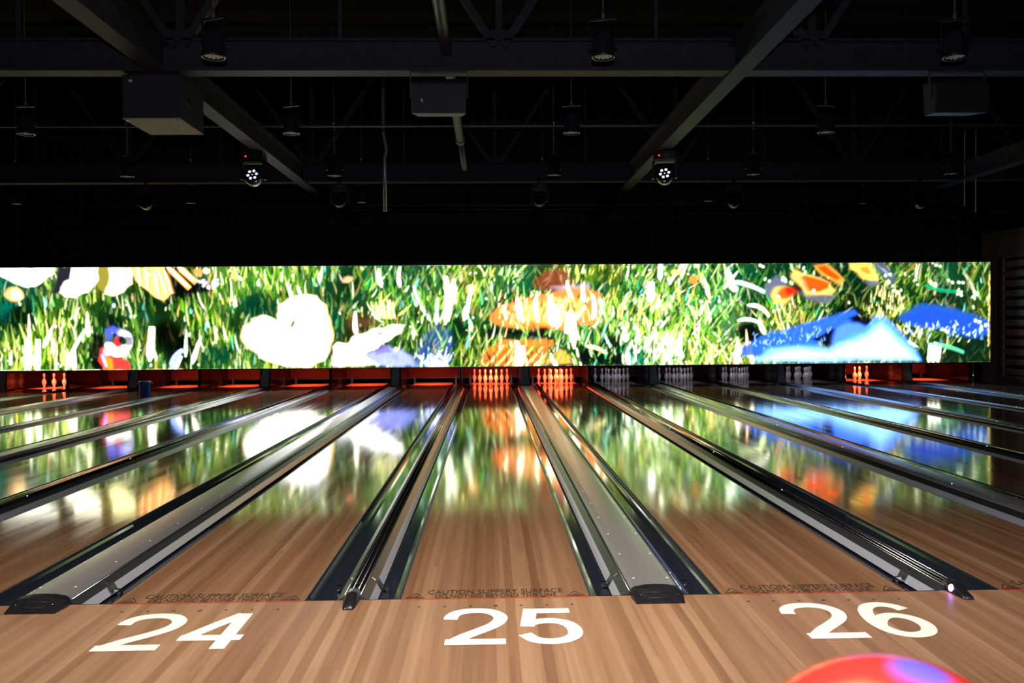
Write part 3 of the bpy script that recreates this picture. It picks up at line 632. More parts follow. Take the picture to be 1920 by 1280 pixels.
    for k in range(10): x = 690 + k * 4.2; blade(x, 596, x - 5 + rng.randn() * 3, 556 + rng.rand() * 8, 3, (2.0, 1.2, .5) if k % 2 else (1.8, 2.0, .9), .9)
    # ---- orange centre
    poly(crop(930, [(330, 300), (380, 200), (500, 130), (660, 95), (720, 160), (760, 250), (700, 320), (400, 350)]), (.38, .06, .02), 5, .8)
    poly(crop(930, [(520, 330), (700, 290), (960, 270), (980, 330), (700, 370)]), (.75, .55, .7), 5, .7)
    poly(crop(930, [(-130, 720), (-150, 640), (-90, 560), (0, 520), (150, 465), (300, 430), (450, 400), (540, 370), (750, 330), (1000, 360), (1085, 400), (1090, 620), (1040, 720), (850, 760), (700, 800), (450, 800), (250, 800), (0, 760)]), (1.4, .27, .05), 4, .95)
    poly(crop(930, [(100, 520), (600, 440), (900, 480), (900, 640), (600, 740), (200, 700)]), (1.8, .66, .15), 9, .75)
    poly(crop(930, [(-210, 770), (0, 790), (330, 800), (480, 770), (560, 900), (400, 900), (100, 860), (-150, 860)]), (.012, .008, .016), 5, .97)
    poly(crop(930, [(-290, 1195), (-260, 1090), (-120, 970), (0, 915), (330, 910), (590, 925), (560, 980), (430, 1090), (280, 1200)]), (1.3, .24, .035), 3, .95)
    for k in range(12): a = 885 + k * 9; blade(a, 690, a + 36, 648 + k * .6, 4.2, (2.0, 1.0, .3) if k % 2 else (.8, .12, .02), .8, 2, .3)
    poly(crop(930, [(390, 1195), (500, 1080), (640, 1040), (740, 1090), (765, 1195)]), (1.5, .5, .1), 3, .95)
    for a in ((959, 600, 955, 556, 8), (966, 605, 962, 566, 8), (994, 604, 992, 545, 9), (1022, 612, 1018, 553, 16), (1030, 616, 1028, 570, 10), (1046, 625, 1046, 585, 9), (1062, 655, 1055, 582, 13), (1065, 640, 1062, 590, 10), (955, 690, 953, 640, 16), (960, 690, 966, 650, 10), (1030, 690, 1018, 665, 8), (1085, 570, 1080, 532, 9), (1068, 600, 1085, 572, 6), (1098, 600, 1096, 552, 10), (1112, 590, 1110, 560, 9), (1060, 560, 1050, 525, 8), (934, 600, 930, 572, 7), (1075, 690, 1066, 655, 5)):
        blade(*a, (3.0, 2.7, 1.7), .95, rng.randn() * 2, .55)
    for k in range(90):
        x, y = 915 + rng.rand() * 195, 555 + rng.rand() * 62; L = 8 + rng.rand() * 16
        blade(x, y, x + rng.randn() * 5, y - L, 2.6, (2.4, 1.9, .8) if rng.rand() < .6 else (1.3, .4, .08), .8)
    poly(crop(930, [(870, 1070), (1000, 1020), (1180, 850), (1340, 880), (1360, 1000), (1340, 1195), (800, 1195), (800, 1120)]), (.003, .012, .008), 6, .92)
    blade(1084, 652, 1124, 668, 8, (2.2, 1.7, .8), 1, -4, .4); blade(1130, 655, 1118, 625, 6, (1.2, 2.0, 1.4))
    poly(crop(930, [(1350, 1000), (1560, 1000), (1570, 1195), (1360, 1195)]), (.01, .22, .14), 7, .6)
    for k in range(60): x = 1155 + rng.rand() * 110; y = 640 + rng.rand() * 50; blade(x, y, x + rng.randn() * 6, y - 12 - rng.rand() * 22, 3.5 + rng.rand() * 5, (2.5, 2.7, 1.9), .85)
    blade(1207, 568, 1208, 529, 14, (2.7, 2.8, 2.2), 1, 0, .15); blade(1225, 525, 1226, 494, 9, (2.2, 2.4, 1.6), 1, 0, .3)
    for k in range(1500):         # blades growing in front of the flowers and wings
        x, y = 760 + rng.rand() * 540, 560 + rng.rand() * 140
        c, b, w = field(x, y - 8)
        if rng.rand() > .35 or (830 < x < 1120 and 560 < y < 625 and rng.rand() < .6): continue
        L = 10 + rng.rand() * 26; le = .15 + rng.randn() * .3; blade(x, y, x + le * L, y - L, 2 + rng.rand() * 3.5, tone(max(b, .55), w), .9, rng.randn())
    # ---- right
    ell(1289, 526, 9, 7, (.95, .36, .05), 2.5, 1, .5); ell(1255, 512, 9, 5, (1.4, .9, .25), 3)
    blade(1362, 529, 1424, 551, 9, (1.0, 1.9, 1.7), .9, -3, .3); blade(1366, 548, 1352, 508, 14, (2.0, 2.6, 1.8), .9, 0, .3); blade(1346, 543, 1374, 508, 8, (1.7, 2.4, 1.5)); blade(1318, 560, 1308, 520, 8, (2.1, 2.6, 1.6))
    blade(1392, 575, 1432, 598, 8, (2.4, 2.4, 1.7), 1, -7, .4); blade(1372, 605, 1412, 609, 7, (2.0, 2.2, 1.2), 1, -4, .3)
    poly([(1372, 612), (1400, 612), (1412, 632), (1405, 645), (1385, 640), (1372, 625)], (.003, .01, .004), 4, .9)
    blade(1424, 632, 1412, 604, 10, (1.5, 1.8, .8), 1, 0, .3); blade(1370, 690, 1372, 636, 12, (2.6, 2.4, 1.7)); blade(1392, 675, 1388, 622, 8, (2.2, 1.3, .6)); blade(1400, 690, 1395, 645, 9, (2.4, 2.0, 1.6))
    poly(crop(1240, [(1090, 400), (1110, 290), (1220, 200), (1340, 250), (1330, 330), (1150, 460)]), (.22, .25, .38), 4, .9)
    ell(1455, 557, 21, 17, (.95, .7, .15), 4, .95, .3); ell(1462, 553, 14, 11, (1.3, .12, .02), 4); ell(1474, 548, 12, 7, (.8, .03, .01), 4)
    poly(crop(1240, [(1380, 330), (1520, 280), (1560, 360), (1480, 410)]), (.14, .02, .015), 4)
    poly(crop(1240, [(1500, 400), (1800, 400), (1905, 430), (1800, 530), (1600, 480)]), (.22, .22, .30), 5, .9)
    poly(crop(1240, [(1420, 130), (1640, 200), (1840, 290), (1900, 370), (1840, 430), (1700, 430), (1560, 430), (1520, 340), (1400, 220)]), (1.2, .75, .15), 4)
    poly(crop(1240, [(1560, 195), (1830, 285), (1830, 345), (1720, 390), (1580, 390), (1540, 320), (1500, 240)]), (1.5, .10, .015), 3.5)
    poly(crop(1240, [(1370, 150), (1500, 180), (1620, 400), (1560, 400), (1400, 220)]), (.9, .55, .18), 4, .5)
    poly(crop(1550, [(-200, 90), (-60, 70), (60, 150), (160, 260), (120, 320), (20, 270), (-100, 190)]), (1.2, .45, .06), 4)
    poly(crop(1550, [(-160, 95), (-60, 85), (40, 160), (110, 240), (60, 270), (-60, 190)]), (1.5, .08, .012), 3)
    poly(crop(1550, [(230, 50), (390, 40), (480, 110), (540, 240), (470, 280), (350, 210), (230, 150)]), (1.4, .85, .14), 4)
    poly(crop(1550, [(320, 90), (420, 100), (470, 180), (430, 210), (340, 170)]), (1.5, .25, .03), 4, .9)
    poly(crop(1550, [(470, 50), (600, 60), (760, 220), (710, 290), (600, 230), (520, 130)]), (.14, .18, .28), 4, .9); blade(1648, 505, 1670, 525, 3, (.5, .6, .8), .8); blade(1640, 500, 1662, 522, 2, (.5, .6, .8), .7)
    poly(crop(1550, [(370, 270), (520, 250), (570, 320), (450, 350)]), (.22, .26, .34), 4, .8)
    ell(1450, 559, 3, 3, WH, 1); ell(1518, 547, 3, 3, WH, 1)
    BL = (.03, .15, 1.15)
    poly(crop(1240, [(830, 1030), (1050, 900), (1300, 830), (1600, 745), (1905, 650), (2110, 600), (2160, 650), (2060, 740), (1905, 830), (1700, 1000), (1400, 1100), (840, 1130)]), BL, 4, .97)
    poly(crop(1240, [(1640, 940), (1905, 800), (2000, 760), (1960, 860), (1905, 960), (1790, 1020)]), (.003, .008, .03), 4, .97)
    poly(crop(1550, [(200, 700), (300, 660), (450, 690), (440, 790), (330, 760)]), (.004, .004, .02), 4, .95)
    poly(crop(1550, [(0, 980), (60, 800), (200, 740), (330, 760), (430, 800), (480, 1000), (100, 1100)]), (.10, .28, 1.9), 5, .95)
    poly(crop(1240, [(950, 1175), (1150, 1030), (1350, 1000), (1600, 990), (1800, 1040), (1950, 960), (2100, 880), (2200, 860), (2310, 740), (2340, 680), (2420, 680), (2520, 740), (2620, 850), (2760, 1000), (2860, 1145), (2870, 1175)]), (.10, .36, 2.2), 5, .95)
    poly(crop(1240, [(1000, 1175), (1200, 1075), (1500, 1040), (1800, 1080), (2000, 990), (2250, 900), (2420, 760), (2560, 900), (2720, 1060), (2830, 1175)]), (.55, 1.15, 2.3), 10, .95)
    for k in range(60): x, y = 1400 + rng.rand() * 150, 650 - rng.rand() * 30 + 20 * rng.rand(); blade(x, y, x + rng.randn() * 4, y - 4 - rng.rand() * 8, 2, (.5, .9, 2.2), .7)
    E_ = crop(1550, [(770, 700), (830, 630), (930, 580), (1050, 520), (1200, 540), (1400, 590), (1600, 650), (1780, 720), (1830, 760), (1830, 900), (1650, 940), (1400, 870), (1200, 820), (1000, 800), (850, 760)])
    poly(E_, (.015, .13, .55), 5, .97); poly([(1770 + (a - 1770) * .9, 610 + (b - 606) * .78) for a, b in E_], (.02, .09, .85), 6, .9)
    for k in range(70): x, y = 1690 + rng.rand() * 160, 612 + rng.rand() * 34 + (rng.rand() - .3) * 10; blade(x, y, x + 2 + rng.randn() * 3, y - 4 - rng.rand() * 9, 2.6, (1.1, 1.5, 1.0) if rng.rand() < .6 else (.2, .5, 1.6), .85)
    for a in ((1738, 690, 1741, 652, 7), (1746, 690, 1752, 650, 10), (1755, 690, 1760, 654, 7)): blade(*a[:4], a[4], (2.5, 2.3, 1.8), 1, 0, .3)
    blade(1740, 653, 1806, 671, 9, (.25, .8, .5), .85, -3, .3); blade(1730, 540, 1792, 552, 9, (.03, .5, .25), .8, 3, .4); blade(1698, 648, 1718, 660, 6, (1.6, 1.9, 1.9), .9)
    for u, v in ((1665, 518), (1656, 521), (1660, 532), (1668, 540), (1671, 551), (1678, 553), (1743, 535), (1750, 538), (1777, 530), (1784, 534), (1752, 500), (1759, 503), (1795, 535), (1802, 536), (1795, 548), (1802, 552), (1795, 556), (1802, 559), (1826, 552), (1831, 556), (1424, 524), (1434, 528), (1459, 525), (1464, 528), (1475, 531), (1417, 497), (1422, 500), (1498, 504), (1503, 511), (1829, 609), (1836, 612), (1838, 621), (1847, 618), (1765, 625), (1773, 630)): ell(u, v, 2.6, 3.4, (1.4, 1.8, 1.1), 1.2)
    for k in range(50): x, y = 1620 + rng.rand() * 65, 545 + rng.rand() * 60; blade(x, y, x + 1, y - 8 - rng.rand() * 10, 3, (1.3, 1.2, .5), .8)
    for k in range(14): blade(1851 + rng.rand() * 5, 530 + k * 10, 1855, 515 + k * 10, 3, (1.4, 1.1, .3), .7)
    poly([(1855.6, 560), (1870, 560), (1870, 690), (1855.6, 690)], (1.2, .8, .3), 1, .3)
    # soft lens-like bleed of neighbouring diodes
    lum = img.max(2, keepdims=True); img = img * np.clip((lum / .5), .02, 4) ** .34      # harsh contrast of the overdriven diodes
    mean = img.mean(2, keepdims=True); img = np.clip(mean + (img - mean) * np.where((mean > 1.6) | (img[..., 1:2] < img.max(2, keepdims=True)), 1.02, 1.38), 0, 4)
    k = np.array([.22, .56, .22]); im = img
    im = k[0] * np.roll(im, 1, 0) + k[1] * im + k[2] * np.roll(im, -1, 0); im = k[0] * np.roll(im, 1, 1) + k[1] * im + k[2] * np.roll(im, -1, 1)
    return im, W, H_, u0, u1
img, W, H_, pu0, pu1 = make_picture()
XR, XL0 = 12.905, -12.26        # picture columns 1855 and 0 on the wall
sx_ = (XR - XL0) / 1855.
xs = np.linspace(XL0 + pu0 * sx_, XL0 + 1855.5 * sx_, W + 1); ZB, ZT = .545, 3.125
zs = np.linspace(ZT, ZB, H_ + 1)
vw = empty('video_wall', ((xs[0] + xs[-1]) / 2, 16.865, ZB)); tag(vw, 'long bright video wall of grass and butterflies hanging over the pin end of the lanes', 'video wall')
cxw = (xs[0] + xs[-1]) / 2
gx, gz = np.meshgrid(xs - cxw, zs - ZB); nv = gx.size
co = np.zeros((nv, 3), np.float32); co[:, 0] = gx.ravel(); co[:, 2] = gz.ravel()
idx = np.arange(nv).reshape(H_ + 1, W + 1)
quad = np.stack([idx[1:, :-1], idx[1:, 1:], idx[:-1, 1:], idx[:-1, :-1]], -1).reshape(-1, 4)
me = bpy.data.meshes.new('screen_face'); me.vertices.add(nv); me.vertices.foreach_set('co', co.ravel())
nf = len(quad); me.loops.add(nf * 4); me.loops.foreach_set('vertex_index', quad.ravel().astype(np.int32))
me.polygons.add(nf); me.polygons.foreach_set('loop_start', np.arange(0, nf * 4, 4, dtype=np.int32)); me.update(calc_edges=True)
pad = np.pad(img, ((0, 1), (0, 1), (0, 0)), mode='edge')
rgba = np.ones((nv, 4), np.float32); rgba[:, :3] = np.clip(pad.reshape(-1, 3), 0, 4)
at_ = me.color_attributes.new('picture', 'FLOAT_COLOR', 'POINT'); at_.data.foreach_set('color', rgba.ravel())
ms = bpy.data.materials.new('led_picture'); ms.use_nodes = True; N, L, B = NT(ms)
a_ = nd(N, 'ShaderNodeAttribute', attribute_name='picture'); B.inputs['Base Color'].default_value = (.01, .01, .01, 1); B.inputs['Roughness'].default_value = .6
L.new(a_.outputs['Color'], B.inputs['Emission Color']); B.inputs['Emission Strength'].default_value = 1.25
ms.cycles.emission_sampling = 'NONE'
me.materials.append(ms)
so = bpy.data.objects.new('screen_face', me); col.objects.link(so); so.parent = vw
hwid = (xs[-1] - xs[0]) / 2
MB().box(-hwid, hwid, .01, .20, 0, ZT - ZB).build('cabinet', M['black'], vw)
MB().box(-hwid, hwid, -.004, .2, -.02, -.001).build('bottom_trim', M['black'], vw)
MB().box(-hwid, hwid, -.004, .2, ZT - ZB + .001, ZT - ZB + .03).build('top_trim', M['black'], vw)
for i in range(8):
    xx = -hwid + 1 + i * 4; MB().box(xx - .03, xx + .03, .08, .14, ZT - ZB + .03, 8.15).build('hanger_bar', M['dark'], vw)

# ------------------------------------------------------------------ roof steel
def truss(Y, label):
    r = empty('roof_truss', (0, Y, 5.0)); tag(r, label, 'truss', 'black roof trusses crossing the lanes')
    c = MB(); c.box(-15, 18.8, -.14, .14, 0, .045).box(-15, 18.8, -.02, .02, .045, .42).box(-15, 18.8, -.10, .10, .42, .45); c.build('bottom_chord', M['steel'], r)
    c = MB(); c.box(-15, 18.8, -.12, .12, 3.2, 3.24).box(-15, 18.8, -.02, .02, 3.24, 3.5); c.build('top_chord', M['steel'], r)
    for k in range(-3, 5):
        x = .14 + k * 4.32
        for s in (-1, 1):
            if -15 < x + s * 1.75 < 18.8: MB().bar((x + s * .06, -.05, .35), (x + s * 1.95, -.05, 3.25), .10, .10).build('web_brace', M['steel'], r)
        MB().bar((x, .0, .4), (x, 0, 3.25), .09, .09).build('web_post', M['steel'], r)
        MB().box(x - .18, x + .18, -.03, -.015, .38, .58).build('gusset_plate', M['steel'], r)
        if x + 2.16 < 18: MB().bar((x + 2.16, 0, .4), (x + 2.16, 0, 3.25), .05, .05).build('web_post', M['steel'], r)
truss(6.95, 'dark steel roof truss nearest the camera, its deep chord crossing the upper photo')
truss(15.6, 'middle dark steel roof truss, above the far half of the lanes')
truss(24.0, 'farthest dark steel roof truss against the back wall')
for x, wd in ((-12.3, 'leftmost, low at the left edge'), (-4.43, 'left one of the two middle'), (3.42, 'right one of the two middle'), (11.4, 'rightmost, above the right lanes')):
    b = MB(); b.box(-.13, .13, -6, 24, -.02, .02).box(-.025, .025, -6, 24, .02, .36).box(-.13, .13, -6, 24, .36, .40)
    o = b.build('roof_beam', M['steel'], None, (x, 0, 4.99)); tag(o, 'long dark steel beam running along the lanes, ' + wd, 'beam', 'long roof beams running away from the camera')
p = MB(); p.tube([(-.58, -2, 5.3), (-.58, 12.4, 5.3)], .078, 14); p.tube([(-.58, 12.4, 5.3), (-.58, 24.3, 5.3)], .066, 14); p.tube([(-.58, 12.25, 5.3), (-.58, 12.5, 5.3)], .095, 14)
tag(p.build('ceiling_pipe', M['pipe']), 'thick dark pipe running overhead to the back wall behind the middle speaker', 'pipe')
for Y, z, rr, wd in ((11.2, 5.3, .022, 'near'), (19.4, 5.0, .028, 'middle'), (20.6, 5.05, .022, 'far')):
    p = MB().tube([(-15, Y, z), (18.8, Y, z)], rr, 8).build('ceiling_conduit', M['pipe']); tag(p, 'thin dark conduit crossing under the roof, the %s one of three' % wd, 'conduit', 'thin conduits across the roof')
p = MB(); p.tube([(-2.45, 15.3, 4.28), (-2.45, 15.3, 5.5), (-2.40, 15.3, 5.7), (-2.47, 15.3, 6.1), (-2.47, 15.3, 8.1)], .045, 8)
tag(p.build('hanging_conduit', M['conduit']), 'pale vertical conduit hanging below the middle truss left of centre', 'conduit')
for x, y in ((11.35, 15.3), (11.62, 15.3)):
    p = MB().tube([(x, y, 4.35 if x < 11.5 else 4.2), (x, y, 8.1)], .014, 6).build('hanging_rod', M['conduit']); tag(p, '%s thin steel rod hanging near the right roof beam' % ('left' if x < 11.5 else 'right'), 'rod', 'thin rods at the right')

# ---- par cans
def make_par():
    r = empty('par_spotlight', (0, 0, 0))
    MB().lathe([(.118, -.02), (.132, -.02), (.134, .0), (.128, .01), (.124, .14), (.118, .20), (.095, .27), (.055, .30), (0, .305)], 20).build('body', M['lampblack'], r)
    l = MB(); l.lathe([(0, .004), (.118, .004)], 20)
    for rr, k in ((.0, 1), (.045, 6), (.09, 11)):
        for i in range(k): t = 2 * math.pi * i / k; l.lathe([(.019, .003), (.016, -.006), (.008, -.010), (0, -.011)], 7, (rr * math.cos(t), rr * math.sin(t), 0))
    l.build('lens', M['lens'], r)
    y = MB(); y.bar((-.15, 0, .12), (-.15, 0, .42), .008, .03).bar((.15, 0, .12), (.15, 0, .42), .008, .03).bar((-.154, 0, .42), (.154, 0, .42), .03, .008)
    for s in (-1, 1): y.tube([(s * .12, 0, .12), (s * .175, 0, .12)], .014, 8)
    y.build('yoke', M['lampblack'], r)
    c = MB(); c.tube([(0, 0, .42), (0, 0, .52)], .022, 8).tube([(0, 0, .52), (0, 0, 3.58)], .009, 6); c.box(-.02, .02, -.02, .02, .92, .97)
    c.build('hanging_rod', M['conduit'] if False else M['pipe'], r)
    MB().box(-.016, .016, -.022, -.018, 1.0, 1.05).build('clip', M['smallwhite'], r)
    return r
par0 = make_par()
PX = [-11.35, -7.2, -3.1, 1.3, 5.36, 9.42, 13.3]; PY = [4.95, 8.7, 12.4, 16.0, 19.3]
RW = ['nearest row', 'second row', 'third row', 'fourth row', 'farthest row']
first = True
CW = ['first', 'second', 'third', 'fourth', 'fifth', 'sixth', 'seventh']
for j, y in enumerate(PY):
    vis = [x for x in PX if abs((x + .02) / (y + 4.73) + .02) < .625]
    for i, x in enumerate(vis):
        if abs(x - 13.3) < .01 and y < 15: continue
        o = par0 if first else copy_tree(par0); first = False
        o.location = (x, y + (.5 if j == 3 and x > 8 else 0), 4.6); o.rotation_euler = (0, 0, random.uniform(-.4, .4))
        tag(o, 'black can spotlight in the %s under the roof, %s from the left' % (RW[j], CW[i]), 'spotlight', 'black can spotlights pointing down')

# ---- moving heads
def make_head(lit):
    r = empty('moving_head_spotlight', (0, 0, 0))
    b = MB(); b.box(-.19, .19, -.14, .14, .26, .40).box(-.15, .15, -.11, .11, .235, .26).box(-.03, .03, -.03, .03, .40, .55); base = b.build('base', M['lampblack'], r)
    MB().box(-.02, .08, -.146, -.14, .29, .35).build('display', M['frame'], base)
    if lit: MB().lathe([(0, .006), (.014, .004), (.016, 0)], 10, (-.09, -.141, .325), M=Matrix.Rotation(R(90), 3, 'X')).build('status_lamp', M['ledred'], base)
    y = MB()
    for s in (-1, 1): y.bar((s * .185, 0, .25), (s * .195, 0, -.05), .04, .12)
    y.box(-.2, .2, -.05, .05, .222, .24)
    y.build('yoke', M['lampblack'], r)
    M3 = Matrix.Rotation(R(72), 3, 'X')     # lens axis towards the camera and down
    h = MB(); h.lathe([(0, -.17), (.07, -.16), (.13, -.11), (.155, -.04), (.158, .05), (.15, .09), (.135, .095)], 24, M=M3)
    hd = h.build('head', M['lampblack'], r)
    MB().lathe([(.134, .088), (.150, .095), (.155, .09)], 24, M=M3).build('rim', M['chrome'], hd)
    MB().lathe([(0, .086), (.134, .088)], 24, M=M3).build('lens', M['glass'], hd)
    if lit:
        for k in range(6):
            t = k * math.pi / 3 + .2; c = M3 @ Vector((.072 * math.cos(t), .072 * math.sin(t), .09))
            MB().lathe([(0, .008), (.018, .006), (.025, 0)], 12, c, M=M3).build('led', M['ledwhite'], hd)
        MB().lathe([(0, .006), (.009, .004), (.011, 0)], 8, M3 @ Vector((0, 0, .09)), M=M3).build('led', M['ledamber'], hd)
    return r
h1 = make_head(True); h1.location = (-4.60, 12., 4.50); tag(h1, 'moving head light with its ring of white diodes lit, left one', 'moving head light', 'moving head lights with lit diodes')
h1.scale = (1.15,) * 3; h2 = copy_tree(h1); h2.location = (3.46, 12., 4.50); h2.rotation_euler = (0, 0, -.2); tag(h2, 'moving head light with its ring of white diodes lit, right one', 'moving head light', 'moving head lights with lit diodes')
h0 = make_head(False)
for i, (x, z, wd) in enumerate(((-8.01, 4.55, 'leftmost'), (-3.52, 4.58, 'just left of the pale vertical conduit'), (1.18, 4.58, 'the one near the photo centre'), (5.8, 4.53, 'second from the right'), (10.29, 4.5, 'rightmost'))):
    o = h0 if i == 0 else copy_tree(h0); o.location = (x, 15.35, z - .06); o.rotation_euler = (0, 0, (x - 1) * -.02)
    tag(o, 'dark unlit moving head light under the middle truss, ' + wd, 'moving head light', 'unlit moving head lights')

# ---- speakers
s1 = empty('hanging_speaker', (-4.57, 6.92, 4.38)); tag(s1, 'big black box speaker with beige underside hanging at the left', 'speaker')
MB().box(-.385, .385, 0, .94, .012, .60).build('cabinet', M['speaker'], s1)
MB().box(-.385, .385, 0, .94, 0, .012).build('underside', M['speaker_under'], s1)
for a in ((-.34, .05), (.34, .05), (-.34, .89), (.34, .89)): MB().box(a[0] - .025, a[0] + .025, a[1] - .02, a[1] + .02, -.006, 0).build('corner_plate', M['black'], s1)
MB().box(.385, .395, .22, .42, .28, .36).build('handle', M['frame'], s1)
MB().box(-.30, -.25, -.004, 0, .50, .53).build('badge', M['smallwhite'], s1)
MB().box(-.3, .3, .1, .14, .60, .66).build('bracket', M['frame'], s1)
def wedge_speaker(x, label, logo):
    s = empty('hanging_speaker', (x, 6.72, 4.40)); tag(s, label, 'speaker', 'wedge speakers hung from the near truss')
    v = [(-.365, .0, 0), (-.37, -.02, .40), (-.30, .42, .06), (-.36, .06, .50), (.365, .0, 0), (.37, -.02, .40), (.30, .42, .06), (.36, .06, .50)]
    MB().hexa([v[0], v[1], (-.30, .42, .06), (-.33, .40, .50), v[4], v[5], (.30, .42, .06), (.33, .40, .50)]).build('cabinet', M['speaker'], s)
    g = MB().hexa([(-.35, -.012, .02), (-.355, -.03, .385), (-.35, -.002, .02), (-.355, -.02, .385), (.35, -.012, .02), (.355, -.03, .385), (.35, -.002, .02), (.355, -.02, .385)]).build('grille', M['rubber'], s)
    MB().hexa([(-.365, -.03, .39), (-.35, .12, .495), (-.365, -.01, .385), (-.35, .14, .48), (.365, -.03, .39), (.35, .12, .495), (.365, -.01, .385), (.35, .14, .48)]).build('top_panel', M['frame'], s)
    b = MB(); b.bar((-.385, .12, .25), (-.385, .12, .59), .012, .04).bar((.385, .12, .25), (.385, .12, .59), .012, .04).bar((-.39, .12, .59), (.39, .12, .59), .04, .012)
    b.build('bracket', M['pipe'], s)
    if logo:
        k = MB(); k.box(-.235, -.215, -.031, -.028, .16, .19).box(-.225, -.205, -.031, -.028, .14, .158); k.build('badge', M['smallwhite'], s)
wedge_speaker(-.68, 'black wedge speaker with small pale badge under the near truss at the centre', True)
wedge_speaker(6.44, 'black wedge speaker hanging at the right under the near truss', False)

# ------------------------------------------------------------------ bowling ball near the camera and the rack that carries it
mb_ = mat('marbled_red_ball', (.8, .05, .03), .22, coat=.15); N, L, B = NT(mb_)
tc = nd(N, 'ShaderNodeTexCoord'); n1 = nd(N, 'ShaderNodeTexNoise', Scale=5., Detail=2., Distortion=.6); L.new(tc.outputs['Object'], n1.inputs['Vector'])
def blotch(c, r, colr, base):   # patch of another colour, marbling and painted sheen alike, its edge broken by noise
    d = nd(N, 'ShaderNodeVectorMath', operation='DISTANCE'); d.inputs[1].default_value = c; L.new(tc.outputs['Object'], d.inputs[0])
    v = math_(N, L, 'ADD', d.outputs['Value'], math_(N, L, 'MULTIPLY', math_(N, L, 'SUBTRACT', n1.outputs['Fac'], .5), .07))
    mr = nd(N, 'ShaderNodeMapRange', interpolation_type='SMOOTHSTEP'); mr.inputs['From Min'].default_value = r * 1.3; mr.inputs['From Max'].default_value = r * .55; L.new(v, mr.inputs[0])
    mx = nd(N, 'ShaderNodeMix', data_type='RGBA'); L.new(mr.outputs[0], mx.inputs['Factor']); L.new(base, mx.inputs['A']); mx.inputs['B'].default_value = (*colr, 1); return mx.outputs['Result']
b0 = nd(N, 'ShaderNodeRGB'); b0.outputs[0].default_value = (.60, .034, .022, 1)
q = blotch((-.045, -.03, .093), .022, (.42, .13, .045), b0.outputs[0]); q = blotch((.016, -.005, .107), .021, (.16, .10, .50), q); q = blotch((-.05, -.08, .05), .035, (.6, .06, .035), q)  # violet patch is a lamp's reflection painted into the colour
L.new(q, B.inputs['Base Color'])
ba = MB(); ba.lathe([(.1085 * math.sin(math.pi * i / 48) if 0 < i < 48 else 0, -.1085 * math.cos(math.pi * i / 48)) for i in range(49)], 64)
ball = ba.build('bowling_ball', mb_, None, (.243, -4.19, 1.177), None); tag(ball, 'red and orange marbled bowling ball with violet sheen close to the camera at lower right', 'bowling ball')
rk = empty('ball_rack', (.243, -4.19, 0)); tag(rk, 'black ball rack pedestal carrying the red bowling ball near the camera', 'ball rack')
MB().lathe([(0, 0), (.2, 0), (.21, .02), (.08, .06), (.06, .3), (.06, .9), (.08, 1.0), (0, 1.0)], 24).build('pedestal', M['black'], rk)
MB().lathe([(0, 1.0), (.10, 1.0), (.13, 1.05), (.135, 1.10), (.12, 1.10), (.09, 1.088), (0, 1.067)], 28).build('cup', M['rubber'], rk)

# ------------------------------------------------------------------ light
def area(name, loc, target, size, energy, color, sy=None, spread=None):
    l = bpy.data.lights.new(name, 'AREA'); l.energy = energy; l.color = color; l.size = size
    if sy: l.shape = 'RECTANGLE'; l.size_y = sy
    if spread: l.spread = R(spread)
    o = bpy.data.objects.new(name, l); col.objects.link(o); o.location = loc
    o.rotation_euler = (Vector(target) - Vector(loc)).to_track_quat('-Z', 'Y').to_euler(); return o
def spot(name, loc, target, energy, color, ang, blend=.6, size=.1):
    l = bpy.data.lights.new(name, 'SPOT'); l.energy = energy; l.color = color; l.spot_size = R(ang); l.spot_blend = blend; l.shadow_soft_size = size
    o = bpy.data.objects.new(name, l); col.objects.link(o); o.location = loc
    o.rotation_euler = (Vector(target) - Vector(loc)).to_track_quat('-Z', 'Y').to_euler(); return o
for n in red_lanes:
    X = lanes[n]
    k = 1.0 if n not in (31, 32) else .9
    area('pin_lamp', (X, 18.0, .80), (X, 18.60, .16), .22, 34 * k, (1, .085, .026), .05, 95)
    if n in (17, 18, 25, 26, 31): spot('amber_pin_fill', (X, 17.95, .86), (X, 18.33, .16), 42 * k, (1, .26, .03), 26, .8, .08)  # added amber light that turns the front pins yellow
for n in (27, 28, 29, 30):
    area('unlit_bay_fill', (lanes[n], 17.75, .95), (lanes[n], 18.8, .1), .5, 3.2, (.85, .8, 1), .05)  # added dim fill, standing in for general light in the unlit bays
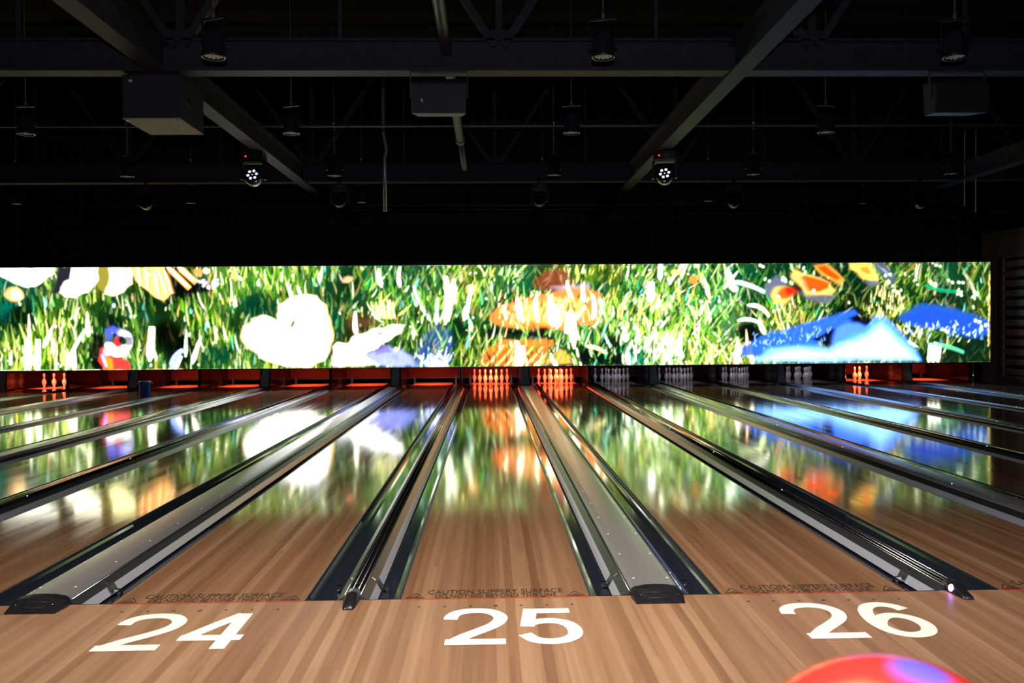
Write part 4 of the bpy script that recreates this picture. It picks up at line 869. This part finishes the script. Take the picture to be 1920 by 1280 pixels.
# warm downlights over the approach, out of frame above
spot('approach_downlight', (-.4, -1.2, 5.6), (-.1, .1, 0), 1900, (1, .91, .74), 82, 1., .25)
spot('approach_downlight', (-4.2, -2.4, 5.6), (-3.0, -.9, 0), 800, (1, .88, .70), 84, 1., .25)
spot('approach_downlight', (-9, -1.6, 5.6), (-8, .5, 0), 330, (1, .86, .70), 110, 1., .25)
spot('approach_downlight', (4.2, -2.4, 5.6), (3.0, -1.1, 0), 310, (1, .86, .74), 84, 1., .25)
spot('approach_downlight', (8.5, -1.6, 5.6), (8, .5, 0), 110, (1, .84, .76), 110, 1., .25)
spot('side_wall_fill', (11.8, 7, 4.2), (13.6, 17.2, 1.6), 420, (1, .76, .70), 34, .8, .1)  # added fill to brighten the right wall, not a real fixture
# photographer's flash, just over the camera
spot('camera_flash', (0.0, -4.9, 1.85), (.4, 6, 3.0), 640, (.82, .88, 1), 112, .8, .06)

wd = bpy.data.worlds.new('world'); sc.world = wd; wd.use_nodes = True
wd.node_tree.nodes['Background'].inputs[0].default_value = (.4, .45, .6, 1); wd.node_tree.nodes['Background'].inputs[1].default_value = .002

# ------------------------------------------------------------------ camera
F, YAW, PIT, ROL = 1591.5, .02621, .01527, -.00798
cd = bpy.data.cameras.new('camera'); cam = bpy.data.objects.new('camera', cd); col.objects.link(cam); sc.camera = cam
cd.sensor_width = 36; cd.lens = F / 1920 * 36; cd.clip_start = .05
cy, sy, cp, sp = math.cos(YAW), math.sin(YAW), math.cos(PIT), math.sin(PIT)
fwd = Vector((sy * cp, cy * cp, -sp)); r0 = Vector((cy, -sy, 0)); up0 = Vector((sy * sp, cy * sp, cp))
c, s = math.cos(ROL), math.sin(ROL)
rt = c * r0 + s * up0; up = c * up0 - s * r0
m4 = Matrix((rt, up, -fwd)).transposed().to_4x4(); m4.translation = (-.0205, -4.73476, 1.50715); cam.matrix_world = m4
cd.dof.use_dof = True; cd.dof.focus_distance = 11.; cd.dof.aperture_fstop = 8.

sc.view_settings.view_transform = 'Standard'; sc.view_settings.look = 'None'; sc.view_settings.exposure = 0; sc.view_settings.gamma = 1
sc.view_settings.use_curve_mapping = False
sc.cycles.use_denoising = True
sc.cycles.max_bounces = 8; sc.cycles.sample_clamp_indirect = 8
